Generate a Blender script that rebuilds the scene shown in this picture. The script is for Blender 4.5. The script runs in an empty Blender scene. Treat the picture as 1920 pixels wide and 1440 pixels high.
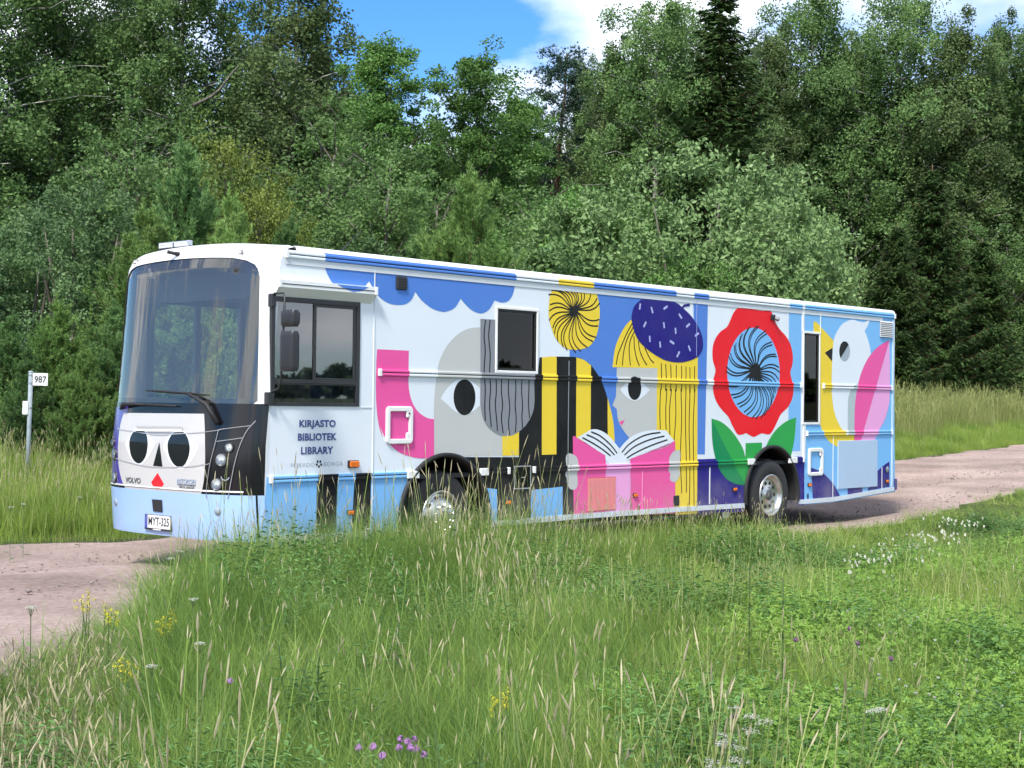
import bpy, math
import numpy as np
from math import sin, cos, pi, radians
from mathutils import Vector, Matrix
from mathutils.geometry import tessellate_polygon

sc = bpy.context.scene
COL = sc.collection

# ------------------------------------------------------------------ camera
FPX, PITCH, ROLL = 2868.8, 0.01254, 0.01114      # focal length in 1920-px pixels, camera tilt and roll
EYE = Vector((0, 0, 1.8))
_f = Vector((0, cos(PITCH), sin(PITCH)))
_u0 = Vector((0, -sin(PITCH), cos(PITCH)))
_r0 = Vector((1, 0, 0))
CR = _r0 * cos(ROLL) + _u0 * sin(ROLL)
CU = -_r0 * sin(ROLL) + _u0 * cos(ROLL)
CF = _f
cam_d = bpy.data.cameras.new('camera')
cam = bpy.data.objects.new('camera', cam_d)
COL.objects.link(cam)
cam.matrix_world = Matrix(((CR.x, CU.x, -CF.x, EYE.x), (CR.y, CU.y, -CF.y, EYE.y), (CR.z, CU.z, -CF.z, EYE.z), (0, 0, 0, 1)))
cam_d.sensor_fit = 'HORIZONTAL'
cam_d.sensor_width = 36
cam_d.lens = FPX / 1920 * 36
cam_d.clip_start = 0.1
cam_d.clip_end = 3000
sc.camera = cam

# ------------------------------------------------------------------ light
CLOUD_OFF = (1.37, 0.1, 0.3)
SUN_AZ, SUN_EL = radians(-160), radians(52)      # azimuth clockwise from the view direction
SUN_DIR = Vector((sin(SUN_AZ) * cos(SUN_EL), cos(SUN_AZ) * cos(SUN_EL), sin(SUN_EL)))
sd = bpy.data.lights.new('sun', 'SUN')
sd.energy = 3.3
sd.angle = radians(10)
sd.color = (1.0, 0.955, 0.88)
sun = bpy.data.objects.new('sun', sd)
COL.objects.link(sun)
sun.rotation_euler = (-SUN_DIR).to_track_quat('-Z', 'Y').to_euler()
sun.location = (-20, -15, 30)

world = bpy.data.worlds.new('World')
sc.world = world
world.use_nodes = True
nt = world.node_tree
nt.nodes.clear()
N = nt.nodes.new
out = N('ShaderNodeOutputWorld')
bg = N('ShaderNodeBackground')
sky = N('ShaderNodeTexSky')
sky.sky_type = 'NISHITA'
sky.sun_disc = False
sky.sun_elevation = SUN_EL
sky.sun_rotation = SUN_AZ
sky.altitude = 50
sky.air_density = 1.0
sky.dust_density = 0.15
sky.ozone_density = 2.5
geo = N('ShaderNodeTexCoord')
sep = N('ShaderNodeSeparateXYZ')
nt.links.new(geo.outputs['Generated'], sep.inputs[0])
def wmath(op, a, b=None, c=None):
    m = N('ShaderNodeMath'); m.operation = op
    for i, v in enumerate((a, b, c)):
        if v is None: continue
        if isinstance(v, (int, float)): m.inputs[i].default_value = v
        else: nt.links.new(v, m.inputs[i])
    return m.outputs[0]
mp = N('ShaderNodeMapping')
mp.inputs['Location'].default_value = CLOUD_OFF
mp.inputs['Scale'].default_value = (1, 1, 2.2)
mp.inputs['Rotation'].default_value = (0, 0, radians(-3.0))
nt.links.new(geo.outputs['Generated'], mp.inputs['Vector'])
n1 = N('ShaderNodeTexNoise'); n1.inputs['Scale'].default_value = 2.1; n1.inputs['Detail'].default_value = 9; n1.inputs['Roughness'].default_value = 0.52
nt.links.new(mp.outputs[0], n1.inputs['Vector'])
cr = N('ShaderNodeValToRGB')
cr.color_ramp.elements[0].position = 0.455; cr.color_ramp.elements[0].color = (0, 0, 0, 1)
cr.color_ramp.elements[1].position = 0.54; cr.color_ramp.elements[1].color = (1, 1, 1, 1)
nt.links.new(n1.outputs['Fac'], cr.inputs[0])
n2 = N('ShaderNodeTexNoise'); n2.inputs['Scale'].default_value = 5.0; n2.inputs['Detail'].default_value = 5
nt.links.new(mp.outputs[0], n2.inputs['Vector'])
cr2 = N('ShaderNodeValToRGB')
cr2.color_ramp.elements[0].position = 0.3; cr2.color_ramp.elements[0].color = (3.4, 3.9, 4.7, 1)
cr2.color_ramp.elements[1].position = 0.65; cr2.color_ramp.elements[1].color = (7.2, 7.4, 7.7, 1)
nt.links.new(n2.outputs['Fac'], cr2.inputs[0])
mx = N('ShaderNodeMix'); mx.data_type = 'RGBA'
nt.links.new(cr.outputs[0], mx.inputs['Factor'])
hsv = N('ShaderNodeHueSaturation'); hsv.inputs['Saturation'].default_value = 1.2; hsv.inputs['Value'].default_value = 0.8
nt.links.new(sky.outputs[0], hsv.inputs['Color'])
tint = N('ShaderNodeMix'); tint.data_type = 'RGBA'; tint.blend_type = 'MULTIPLY'; tint.inputs['Factor'].default_value = 1; tint.inputs['B'].default_value = (0.50, 0.74, 1.0, 1)
nt.links.new(hsv.outputs[0], tint.inputs['A'])
nt.links.new(tint.outputs['Result'], mx.inputs['A'])
nt.links.new(cr2.outputs[0], mx.inputs['B'])
nt.links.new(mx.outputs['Result'], bg.inputs['Color'])
bg.inputs['Strength'].default_value = 0.15
nt.links.new(bg.outputs[0], out.inputs[0])

sc.view_settings.view_transform = 'Standard'
sc.view_settings.look = 'None'
sc.view_settings.gamma = 1
sc.view_settings.exposure = 0.88
sc.render.engine = 'CYCLES'
sc.cycles.max_bounces = 6
sc.cycles.diffuse_bounces = 2
sc.cycles.glossy_bounces = 3
sc.cycles.transmission_bounces = 4
sc.cycles.use_adaptive_sampling = True
sc.cycles.adaptive_threshold = 0.03
sc.cycles.use_denoising = True
sc.cycles.transparent_max_bounces = 12
sc.cycles.caustics_reflective = False
sc.cycles.caustics_refractive = False

# ------------------------------------------------------------------ generic helpers
rng = np.random.default_rng(7)
def lin(c):
    return tuple((v / 255 / 12.92 if v <= 10 else ((v / 255 + 0.055) / 1.055) ** 2.4) for v in c)

MATS = {}
def mat(name, color=(0.5, 0.5, 0.5), rough=0.5, metal=0.0, coat=0.0, spec=0.5, emit=None):
    if name in MATS: return MATS[name]
    m = bpy.data.materials.new(name); m.use_nodes = True
    b = m.node_tree.nodes['Principled BSDF']
    b.inputs['Base Color'].default_value = (*color, 1)
    b.inputs['Roughness'].default_value = rough
    b.inputs['Metallic'].default_value = metal
    b.inputs['Coat Weight'].default_value = coat
    b.inputs['Coat Roughness'].default_value = 0.08
    b.inputs['Specular IOR Level'].default_value = spec
    MATS[name] = m
    return m

def paint(name, color, rough=0.38, coat=0.35):
    """gloss vinyl or lacquer with a faint film of dust"""
    if name in MATS: return MATS[name]
    m = mat(name, color, rough, 0, coat)
    t = m.node_tree; b = t.nodes['Principled BSDF']
    tc = t.nodes.new('ShaderNodeTexCoord')
    nz = t.nodes.new('ShaderNodeTexNoise'); nz.inputs['Scale'].default_value = 1.7; nz.inputs['Detail'].default_value = 8; nz.inputs['Roughness'].default_value = 0.65
    t.links.new(tc.outputs['Object'], nz.inputs['Vector'])
    sp = t.nodes.new('ShaderNodeSeparateXYZ'); t.links.new(tc.outputs['Object'], sp.inputs[0])
    lowz = t.nodes.new('ShaderNodeMapRange'); lowz.interpolation_type = 'SMOOTHSTEP'; lowz.inputs['From Min'].default_value = 1.05; lowz.inputs['From Max'].default_value = 0.35; lowz.inputs['To Min'].default_value = 0.05; lowz.inputs['To Max'].default_value = 0.42
    t.links.new(sp.outputs[2], lowz.inputs['Value'])
    rp = t.nodes.new('ShaderNodeMapRange'); rp.inputs['From Min'].default_value = 0.36; rp.inputs['From Max'].default_value = 0.74
    t.links.new(nz.outputs['Fac'], rp.inputs['Value']); t.links.new(lowz.outputs[0], rp.inputs['To Max'])
    mxx = t.nodes.new('ShaderNodeMix'); mxx.data_type = 'RGBA'
    mxx.inputs['A'].default_value = (*color, 1); mxx.inputs['B'].default_value = (0.42, 0.38, 0.34, 1)
    t.links.new(rp.outputs[0], mxx.inputs['Factor'])
    t.links.new(mxx.outputs['Result'], b.inputs['Base Color'])
    rr = t.nodes.new('ShaderNodeMapRange'); rr.inputs['To Min'].default_value = rough - 0.08; rr.inputs['To Max'].default_value = rough + 0.12
    t.links.new(nz.outputs['Fac'], rr.inputs['Value']); t.links.new(rr.outputs[0], b.inputs['Roughness'])
    return m

def link(name, me, m=None, parent=None, loc=None, rot=None, scale=None):
    o = bpy.data.objects.new(name, me)
    COL.objects.link(o)
    if m is not None and me is not None and len(me.materials) == 0:
        for q in (m if isinstance(m, (list, tuple)) else [m]): me.materials.append(q)
    if parent is not None: o.parent = parent
    if loc is not None: o.location = loc
    if rot is not None: o.rotation_euler = rot
    if scale is not None: o.scale = scale if hasattr(scale, '__len__') else (scale,) * 3
    return o

def tag(o, label=None, cat=None, group=None, kind=None):
    if label: o['label'] = label
    if cat: o['category'] = cat
    if group: o['group'] = group
    if kind: o['kind'] = kind
    return o

def np_mesh(name, V, F, smooth=False, midx=None):
    """V (n,3); F (m,k) of equal-sized faces or list of arrays of equal-size face blocks"""
    me = bpy.data.meshes.new(name)
    blocks = F if isinstance(F, list) else [F]
    V = np.asarray(V, np.float32)
    me.vertices.add(len(V)); me.vertices.foreach_set('co', V.ravel())
    idx = np.concatenate([np.asarray(b, np.int32).ravel() for b in blocks])
    tot = np.concatenate([np.full(len(b), b.shape[1], np.int32) for b in blocks])
    st = np.concatenate([[0], np.cumsum(tot)[:-1]]).astype(np.int32)
    me.loops.add(len(idx)); me.loops.foreach_set('vertex_index', idx)
    me.polygons.add(len(tot)); me.polygons.foreach_set('loop_start', st); me.polygons.foreach_set('loop_total', tot)
    if midx is not None: me.polygons.foreach_set('material_index', np.asarray(midx, np.int32))
    if smooth: me.polygons.foreach_set('use_smooth', np.ones(len(tot), bool))
    me.update(calc_edges=True)
    return me

class MB:
    """small mesh builder"""
    def __init__(s): s.v = []; s.f = []; s.m = []
    def add(s, vs, fs, m=0):
        o = len(s.v); s.v += [tuple(p) for p in vs]; s.f += [tuple(i + o for i in f) for f in fs]; s.m += [m] * len(fs); return s
    def box(s, lo, hi, m=0, bev=0.0):
        x0, y0, z0 = lo; x1, y1, z1 = hi
        if bev <= 0:
            v = [(x0,y0,z0),(x1,y0,z0),(x1,y1,z0),(x0,y1,z0),(x0,y0,z1),(x1,y0,z1),(x1,y1,z1),(x0,y1,z1)]
            return s.add(v, [(0,3,2,1),(4,5,6,7),(0,1,5,4),(1,2,6,5),(2,3,7,6),(3,0,4,7)], m)
        b = bev; v = []; F = []
        # bevelled box: 24 corner points
        key = {}
        for ix, X, sx in ((0,x0,1),(1,x1,-1)):
            for iy, Y, sy in ((0,y0,1),(1,y1,-1)):
                for iz, Z, sz in ((0,z0,1),(1,z1,-1)):
                    key[ix,iy,iz,0] = len(v); v.append((X, Y+sy*b, Z+sz*b))
                    key[ix,iy,iz,1] = len(v); v.append((X+sx*b, Y, Z+sz*b))
                    key[ix,iy,iz,2] = len(v); v.append((X+sx*b, Y+sy*b, Z))
        for i in (0,1):
            F.append(tuple(key[i,a,c,0] for a,c in ((0,0),(1,0),(1,1),(0,1))))
            F.append(tuple(key[a,i,c,1] for a,c in ((0,0),(1,0),(1,1),(0,1))))
            F.append(tuple(key[a,c,i,2] for a,c in ((0,0),(1,0),(1,1),(0,1))))
        for a in (0,1):
            for c in (0,1):
                F.append((key[0,a,c,1],key[1,a,c,1],key[1,a,c,2],key[0,a,c,2]))
                F.append((key[a,0,c,0],key[a,1,c,0],key[a,1,c,2],key[a,0,c,2]))
                F.append((key[a,c,0,0],key[a,c,1,0],key[a,c,1,1],key[a,c,0,1]))
                for e in (0,1): F.append((key[a,c,e,0],key[a,c,e,1],key[a,c,e,2]))
        return s.add(v, F, m)
    def tube(s, pts, r, n=8, m=0, cap=True):
        pts = [Vector(p) for p in pts]; rs = r if hasattr(r, '__len__') else [r] * len(pts)
        vs = []; fs = []; up = None
        for i, p in enumerate(pts):
            d = (pts[min(i+1, len(pts)-1)] - pts[max(i-1, 0)]).normalized()
            if up is None:
                up = d.cross(Vector((0, 0, 1))); up = d.cross(Vector((1, 0, 0))) if up.length < 0.05 else up
            up = (up - d * up.dot(d)).normalized(); w = d.cross(up)
            for k in range(n):
                a = 2 * pi * k / n; vs.append(p + (up * cos(a) + w * sin(a)) * rs[i])
        for i in range(len(pts) - 1):
            for k in range(n): fs.append((i*n+k, i*n+(k+1)%n, (i+1)*n+(k+1)%n, (i+1)*n+k))
        if cap: fs += [tuple(range(n))[::-1], tuple((len(pts)-1)*n + k for k in range(n))]
        return s.add(vs, fs, m)
    def lathe(s, prof, c, axis, n=32, m=0):
        """prof list of (radius, height along axis)"""
        a = Vector(axis).normalized(); t = a.cross(Vector((0, 0, 1))); t = Vector((1, 0, 0)) if t.length < 0.1 else t.normalized(); b = a.cross(t)
        c = Vector(c); vs = []; fs = []
        for r, h in prof:
            for k in range(n):
                g = 2 * pi * k / n; vs.append(c + a * h + (t * cos(g) + b * sin(g)) * r)
        for i in range(len(prof) - 1):
            for k in range(n): fs.append((i*n+k, i*n+(k+1)%n, (i+1)*n+(k+1)%n, (i+1)*n+k))
        return s.add(vs, fs, m)
    def mesh(s, name='mesh', smooth=False):
        me = bpy.data.meshes.new(name); me.from_pydata(s.v, [], s.f)
        me.polygons.foreach_set('material_index', s.m)
        if smooth: me.polygons.foreach_set('use_smooth', [True] * len(s.f))
        me.update(); return me
    def build(s, name, m, parent=None, smooth=False, **k): return link(name, s.mesh(name, smooth), m, parent, **k)

def auto_smooth(o, ang=35):
    me = o.data
    me.polygons.foreach_set('use_smooth', [True] * len(me.polygons))
    me.set_sharp_from_angle(angle=radians(ang))

# ------------------------------------------------------------------ picture rays -> places in the scene
def ray(px, py):
    return (CF * FPX + CR * (px - 960) - CU * (py - 720)).normalized()
def at_z(px, py, z):
    d = ray(px, py); t = (z - EYE.z) / d.z; return EYE + d * t
def at_y(px, py, y):
    d = ray(px, py); return EYE + d * (y / d.y)

# bus frame: origin at the near front corner, +x to the rear, +y to the far side
YAW = 0.7324
P0 = Vector((-2.4887, 15.222, 0))
BX = Vector((sin(YAW), cos(YAW), 0)); BY = Vector((-cos(YAW), sin(YAW), 0))
BW = 2.55
def to_bus(p): d = p - P0; return Vector((d.dot(BX), d.dot(BY), d.z))
EYE_B = to_bus(EYE)
def dir_b(px, py): d = ray(px, py); return Vector((d.dot(BX), d.dot(BY), d.z))
def S(px, py, y=0.0):
    """pixel on the near side wall -> (u, z)"""
    d = dir_b(px, py); t = (y - EYE_B.y) / d.y; p = EYE_B + d * t; return (p.x, p.z)
def uv_of(x, y):
    dx, dy = x - P0.x, y - P0.y
    return dx * BX.x + dy * BX.y, dx * BY.x + dy * BY.y

ZV = {'Z1': (190, 430, 3.765), 'Z2': (190, 740, 3.765), 'Z3': (490, 440, 3.692), 'Z4': (680, 780, 4.571), 'Z5': (990, 480, 5.333),
      'Z6': (1000, 720, 5.142), 'Z7': (1290, 520, 4.646), 'Z8': (1290, 770, 4.683), 'Z9': (200, 760, 6.0), 'ZA': (380, 760, 5.336), 'P': (0, 0, 1),
      'ZB': (530, 770, 12.0), 'ZC': (500, 540, 6.0)}
def zz(tagname, pts):
    ox, oy, k = ZV[tagname]; return [(ox + p[0] / k, oy + p[1] / k) + tuple(p[2:]) for p in pts]
def smooth_path(pts, closed=True, n=6):
    """Catmull-Rom through points; a third entry marks a corner"""
    P = [np.array(p[:2], float) for p in pts]; Cn = [len(p) > 2 for p in pts]; L = len(P); o = []
    for i in range(L if closed else L - 1):
        a, b = P[i], P[(i+1) % L]; ca, cb = Cn[i], Cn[(i+1) % L]
        if not closed: ca = ca or i == 0; cb = cb or i + 1 == L - 1
        p0 = a if ca else P[i-1]; p3 = b if cb else P[(i+2) % L]
        if ca and cb: o.append(a); continue
        for k in range(n):
            t = k / n
            m0 = (b - a) if ca else 0.5 * (b - p0); m1 = (b - a) if cb else 0.5 * (p3 - a)
            h = 2*t**3-3*t**2+1, t**3-2*t**2+t, -2*t**3+3*t**2, t**3-t**2
            o.append(h[0]*a + h[1]*m0 + h[2]*b + h[3]*m1)
    if not closed: o.append(P[-1])
    return [tuple(q) for q in o]
def ellipse(cx, cy, rx, ry, n=36, a0=0, a1=2*pi):
    return [(cx + rx*cos(a0+(a1-a0)*k/n), cy + ry*sin(a0+(a1-a0)*k/n)) for k in range(n)]

# 2-D polygon tools ---------------------------------------------------
def tess(poly):
    t = tessellate_polygon([[Vector((p[0], p[1], 0)) for p in poly]])
    return [[poly[i] for i in tri] for tri in t]
def area2(p): return sum(p[i-1][0]*p[i][1] - p[i][0]*p[i-1][1] for i in range(len(p)))
def clip_half(p, a, b, keep_left):
    """clip convex polygon p by the line a->b"""
    o = []; ex, ey = b[0]-a[0], b[1]-a[1]
    D = [(ex*(q[1]-a[1]) - ey*(q[0]-a[0])) * (1 if keep_left else -1) for q in p]
    for i in range(len(p)):
        q, r, dq, dr = p[i-1], p[i], D[i-1], D[i]
        if (dq > 0) != (dr > 0):
            t = dq / (dq - dr); o.append((q[0]+(r[0]-q[0])*t, q[1]+(r[1]-q[1])*t))
        if dr > 0: o.append(r)
    return o if len(o) >= 3 and abs(area2(o)) > 1e-8 else []
def subtract(pieces, K):
    """remove the convex polygon K (counter-clockwise) from convex pieces"""
    if area2(K) < 0: K = K[::-1]
    xs = [k[0] for k in K]; ys = [k[1] for k in K]; o = []
    for P in pieces:
        if max(q[0] for q in P) < min(xs) or min(q[0] for q in P) > max(xs) or max(q[1] for q in P) < min(ys) or min(q[1] for q in P) > max(ys): o.append(P); continue
        cur = P
        for i in range(len(K)):
            a, b = K[i-1], K[i]
            w = clip_half(cur, a, b, False)
            if w: o.append(w)
            cur = clip_half(cur, a, b, True)
            if not cur: break
    return o
def dice(pieces, xs, ys):
    for vals, ax in ((xs, 0), (ys, 1)):
        for v in vals:
            a, b = ((v, 0), (v, 1)) if ax == 0 else ((0, v), (1, v)); o = []
            for P in pieces:
                q = [p[ax] for p in P]
                if max(q) <= v or min(q) >= v: o.append(P); continue
                for s_ in (True, False):
                    w = clip_half(P, a, b, s_)
                    if w: o.append(w)
            pieces = o
    return pieces
def inside(poly, x, y):
    r = False
    for i in range(len(poly)):
        (x1, y1), (x2, y2) = poly[i-1][:2], poly[i][:2]
        if (y1 > y) != (y2 > y) and x < (x2-x1)*(y-y1)/(y2-y1)+x1: r = not r
    return r
def pieces_mesh(name, pieces, fn, weld=0.0004, smooth=False, flip=False):
    key = {}; V = []; F = []
    for P in pieces:
        f = []
        for q in P:
            k = (round(q[0]/weld), round(q[1]/weld))
            if k not in key: key[k] = len(V); V.append(fn(*q))
            if not f or f[-1] != key[k]: f.append(key[k])
        if len(f) > 2 and f[0] == f[-1]: f.pop()
        if len(f) > 2:
            ccw = area2(P) > 0
            F.append(tuple(f if ccw != flip else f[::-1]))
    me = bpy.data.meshes.new(name); me.from_pydata(V, [], F)
    if smooth: me.polygons.foreach_set('use_smooth', [True] * len(F))
    me.update(); return me
# =================================================================== the library bus
WHITE = (0.80, 0.80, 0.79)
PAL = dict(white=(0.73, 0.78, 0.84), pink=(0.80, 0.095, 0.34), lilac=(0.80, 0.36, 0.66), yellow=(0.82, 0.60, 0.045), blue=(0.080, 0.215, 0.62), sky=(0.19, 0.46, 0.80),  # white holds the same blue sky-light tint as the side wall
           navy=(0.014, 0.009, 0.19), grey=(0.52, 0.53, 0.52), dgrey=(0.235, 0.25, 0.28), red=(0.80, 0.008, 0.018), green=(0.022, 0.34, 0.065), dgreen=(0.004, 0.235, 0.082),
           black=(0.007, 0.008, 0.009), pale=(0.62, 0.66, 0.70), palegrey=(0.42, 0.50, 0.52), steel=(0.30, 0.33, 0.36), frost=(0.42, 0.56, 0.75), sprinkle=(0.40, 0.44, 0.74),
           ink=(0.03, 0.06, 0.25), silver=(0.36, 0.42, 0.48), coral=(0.80, 0.27, 0.28), bumper=(0.33, 0.52, 0.84), facegrey=(0.50, 0.49, 0.48))
def col(c):
    m = paint('vinyl_' + c, PAL[c], 0.45, 0.0); m.node_tree.nodes['Principled BSDF'].inputs['Specular IOR Level'].default_value = 0.12; return m

M_white = paint('white_lacquer', WHITE, 0.3, 0.5)
M_black = mat('black_rubber', (0.012, 0.012, 0.013), 0.65)
M_gloss = mat('gloss_black', (0.008, 0.008, 0.010), 0.14, 0, 0.1, 0.4)
M_plastic = mat('black_plastic', (0.022, 0.023, 0.026), 0.42)
M_dark = mat('dark_interior', (0.03, 0.03, 0.032), 0.8)
M_chrome = mat('polished_alloy', (0.56, 0.56, 0.54), 0.34, 1.0)
M_tyre = mat('tyre_rubber', (0.022, 0.022, 0.023), 0.75)
M_amber = mat('amber_lens', (0.75, 0.16, 0.01), 0.25, 0, 0.5)
M_alu = mat('aluminium', (0.62, 0.63, 0.65), 0.35, 1.0)
M_seam = mat('panel_joint', (0.33, 0.36, 0.42), 0.6)

def glass(name, tint, refl=1.0, wavy=0.0, ior=1.5, base=0.0, dust=0.0):
    m = bpy.data.materials.new(name); m.use_nodes = True; t = m.node_tree; t.nodes.clear()
    o = t.nodes.new('ShaderNodeOutputMaterial'); tr = t.nodes.new('ShaderNodeBsdfTransparent'); gl = t.nodes.new('ShaderNodeBsdfGlossy')
    gl.inputs['Roughness'].default_value = 0.015; gl.inputs['Color'].default_value = (refl, refl, refl, 1)
    tr.inputs['Color'].default_value = (*tint, 1)
    fr = t.nodes.new('ShaderNodeFresnel'); fr.inputs['IOR'].default_value = ior
    mr = t.nodes.new('ShaderNodeMath'); mr.operation = 'MULTIPLY_ADD'; mr.inputs[1].default_value = 1.0; mr.inputs[2].default_value = base; mr.use_clamp = True
    t.links.new(fr.outputs[0], mr.inputs[0])
    ms = t.nodes.new('ShaderNodeMixShader'); t.links.new(mr.outputs[0], ms.inputs[0]); t.links.new(tr.outputs[0], ms.inputs[1]); t.links.new(gl.outputs[0], ms.inputs[2])
    if wavy:
        tc = t.nodes.new('ShaderNodeTexCoord'); mpp = t.nodes.new('ShaderNodeMapping'); mpp.inputs['Scale'].default_value = (1.5, 7.0, 0.7)
        nz = t.nodes.new('ShaderNodeTexNoise'); nz.inputs['Scale'].default_value = 1.0; nz.inputs['Detail'].default_value = 2.5
        bp = t.nodes.new('ShaderNodeBump'); bp.inputs['Strength'].default_value = wavy; bp.inputs['Distance'].default_value = 0.02
        t.links.new(tc.outputs['Object'], mpp.inputs[0]); t.links.new(mpp.outputs[0], nz.inputs['Vector']); t.links.new(nz.outputs['Fac'], bp.inputs['Height'])
        t.links.new(bp.outputs[0], gl.inputs['Normal'])
    fin = ms
    if dust:
        df = t.nodes.new('ShaderNodeBsdfDiffuse'); df.inputs['Color'].default_value = (.55, .57, .56, 1)
        m2 = t.nodes.new('ShaderNodeMixShader'); m2.inputs[0].default_value = dust; t.links.new(ms.outputs[0], m2.inputs[1]); t.links.new(df.outputs[0], m2.inputs[2]); fin = m2
    t.links.new(fin.outputs[0], o.inputs[0]); return m
M_glass = glass('side_glass', (0.34, 0.37, 0.37), 1.0, 0.03, 1.6, 0.12)
M_dglass = glass('tinted_glass', (0.42, 0.44, 0.38), 0.75, 0.02, 1.45)
M_wind = glass('windscreen_glass', (0.82, 0.86, 0.85), (1.0), 0.5, 1.5, 0.05, 0.055)
M_lens = glass('lamp_lens', (0.9, 0.92, 0.92), 1.0, 0, 1.5)

bus = bpy.data.objects.new('library_bus', None); COL.objects.link(bus)
bus.location = P0; bus.rotation_euler = (0, 0, pi/2 - YAW)
tag(bus, 'white mobile library bus wrapped in colourful graphic art, parked on the gravel road', 'bus')

ZT, ZM, ZLW = 3.282, 2.114, 1.0085        # heights of the three rail grooves
ULEN = S(1676.5, 760)[0]
UF, UR = S(834, 960)[0], S(1446.5, 930)[0]   # arch centres
ZHUB, RARCH = 0.51, 0.715
UA = 0.10                                  # the flat side begins behind the rounded corner
def arch(uc, r=RARCH, n=28): return [(uc + r*cos(pi*k/n), ZHUB + r*sin(pi*k/n)) for k in range(n+1)] + [(uc - r, -1), (uc + r, -1)]
ARCHES = [arch(UF), arch(UR)]
WIN1 = [S(*p) for p in ((508.7, 554.8), (671.3, 566.8), (676, 762), (503.6, 770))]
u0_, u1_ = (WIN1[0][0]+WIN1[3][0])/2 + 0.01, (WIN1[1][0]+WIN1[2][0])/2
WIN1 = [(u0_, WIN1[2][1]), (u1_, WIN1[2][1]), (u1_, (WIN1[0][1]+WIN1[1][1])/2), (u0_, (WIN1[0][1]+WIN1[1][1])/2)]
def rect_px(p):
    q = [S(*a) for a in p]; us = sorted(a[0] for a in q); zs = sorted(a[1] for a in q)
    a, b, c, d = (us[0]+us[1])/2, (us[2]+us[3])/2, (zs[0]+zs[1])/2, (zs[2]+zs[3])/2
    return [(a, c), (b, c), (b, d), (a, d)]
WIN2 = rect_px([(931.5, 578.5), (1006, 583.5), (1004.5, 697), (931, 695)])
WIN3 = rect_px([(1506.5, 624), (1535, 626.5), (1534.5, 793), (1505.5, 792)])
def inset(r, d): (a, b), (c, _), (_, e), _q = r; return [(a+d, b+d), (c-d, b+d), (c-d, e-d), (a+d, e-d)]
HOLES = ARCHES + [inset(WIN1, 0.02), inset(WIN2, 0.012), inset(WIN3, 0.012)]

BOT = [S(490, 1020), S(762, 1003), S(918, 987.5), S(1077.8, 973), S(1290, 958), S(1394.6, 951.5), S(1496, 945), S(1561, 939.8), S(1676.5, 919.5)]
zb_front = 0.39
def zbot(u): return float(np.interp(u, [b[0] for b in BOT], [b[1] for b in BOT]))
def UAz(z): return float(np.interp(z, [.3, 1.8, 2.4, 3.1, 3.22, 3.33], [.10, .115, .165, .215, .235, .30]))
wall2d = [(UAz(z), z) for z in (3.22, 3.1, 2.4, 1.8)] + [(UA, zb_front)] + [(u, zbot(u)) for u in [b[0] for b in BOT[1:-1]]] + [(ULEN, zbot(ULEN)), (ULEN, ZT + 0.045), (UAz(ZT + 0.045), ZT + 0.045)]

side = None
SHAPES = []     # (polygon in u,z ; colour) in painting order
def wall_piece(poly): 
    pc = tess(poly)
    for h in HOLES: pc = subtract(pc, h)
    return pc
side = link('side_wall', pieces_mesh('side_wall', wall_piece(wall2d), lambda u, z: (u, 0.0, z)), paint('sky_tinted_white', (0.73, 0.78, 0.84), 0.36, 0.2), bus)  # white wall paint with the blue of the sky light mixed in

def decal(name, px, colour, layer, closed_path=True, uvp=False):
    poly = smooth_path(px) if closed_path else px
    if not uvp: poly = [S(*p[:2]) for p in poly]
    SHAPES.append((poly, colour, layer))
    y = -(0.0016 + 0.0008 * layer)
    return link(name, pieces_mesh(name, wall_piece(poly), lambda u, z: (u, y, z)), col(colour), side)
def ribbon_pts(pts, w):
    P = [np.array(p) for p in pts]; L = []; R = []
    for i in range(len(P)):
        d = P[min(i+1, len(P)-1)] - P[max(i-1, 0)]; d = d / (np.linalg.norm(d) + 1e-9); n = np.array((-d[1], d[0])) * w / 2
        L.append(P[i] + n); R.append(P[i] - n)
    return L, R
def strokes(name, lines, w, colour, layer, n=6):
    """printed lines, one piece each: list of pixel paths; w in metres"""
    y = -(0.0016 + 0.0008 * layer)
    for ln in lines:
        p = [S(*q) for q in smooth_path(ln, False, n)]
        L, R = ribbon_pts(p, w); V = []
        for a, b in zip(L, R): V += [(a[0], y, a[1]), (b[0], y, b[1])]
        me = bpy.data.meshes.new(name); me.from_pydata(V, [], [(2*i, 2*i+1, 2*i+3, 2*i+2) for i in range(len(L)-1)]); me.update()
        link(name, me, col(colour), side)
C = 1
# ---- lower paintwork
decal('sky_blue_skirt', [(500, 894.5, C), (640, 889.5, C), (790, 885, C), (840, 885, C), (840, 1015, C), (490, 1025, C)], 'sky', 0)
decal('black_leg_stripe', [(594.4, 890.3, C), (633.4, 888.6, C), (628.5, 1003, C), (592, 1006, C)], 'black', 1)
decal('black_leg_stripe', [(665.4, 887.5, C), (695.4, 886.5, C), (693.5, 1000, C), (658, 1003, C)], 'black', 1)
# ---- cloud
decal('blue_cloud', zz('Z3', [(438,128,C),(1755,270,C),(1757,310),(1753,360),(1738,420),(1705,462),(1660,470),(1615,455,C),(1575,520),(1520,546),(1460,525),(1410,480),(1380,443,C),(1340,505),(1290,530),(1245,533),(1180,510),(1110,455),(1065,396,C),(1040,450),(1000,480),(940,487),(880,475),(820,435),(780,385),(745,322,C),(700,380),(650,405),(600,408),(550,395),(500,350),(460,280),(440,225),(434,180)]), 'blue', 0)
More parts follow.
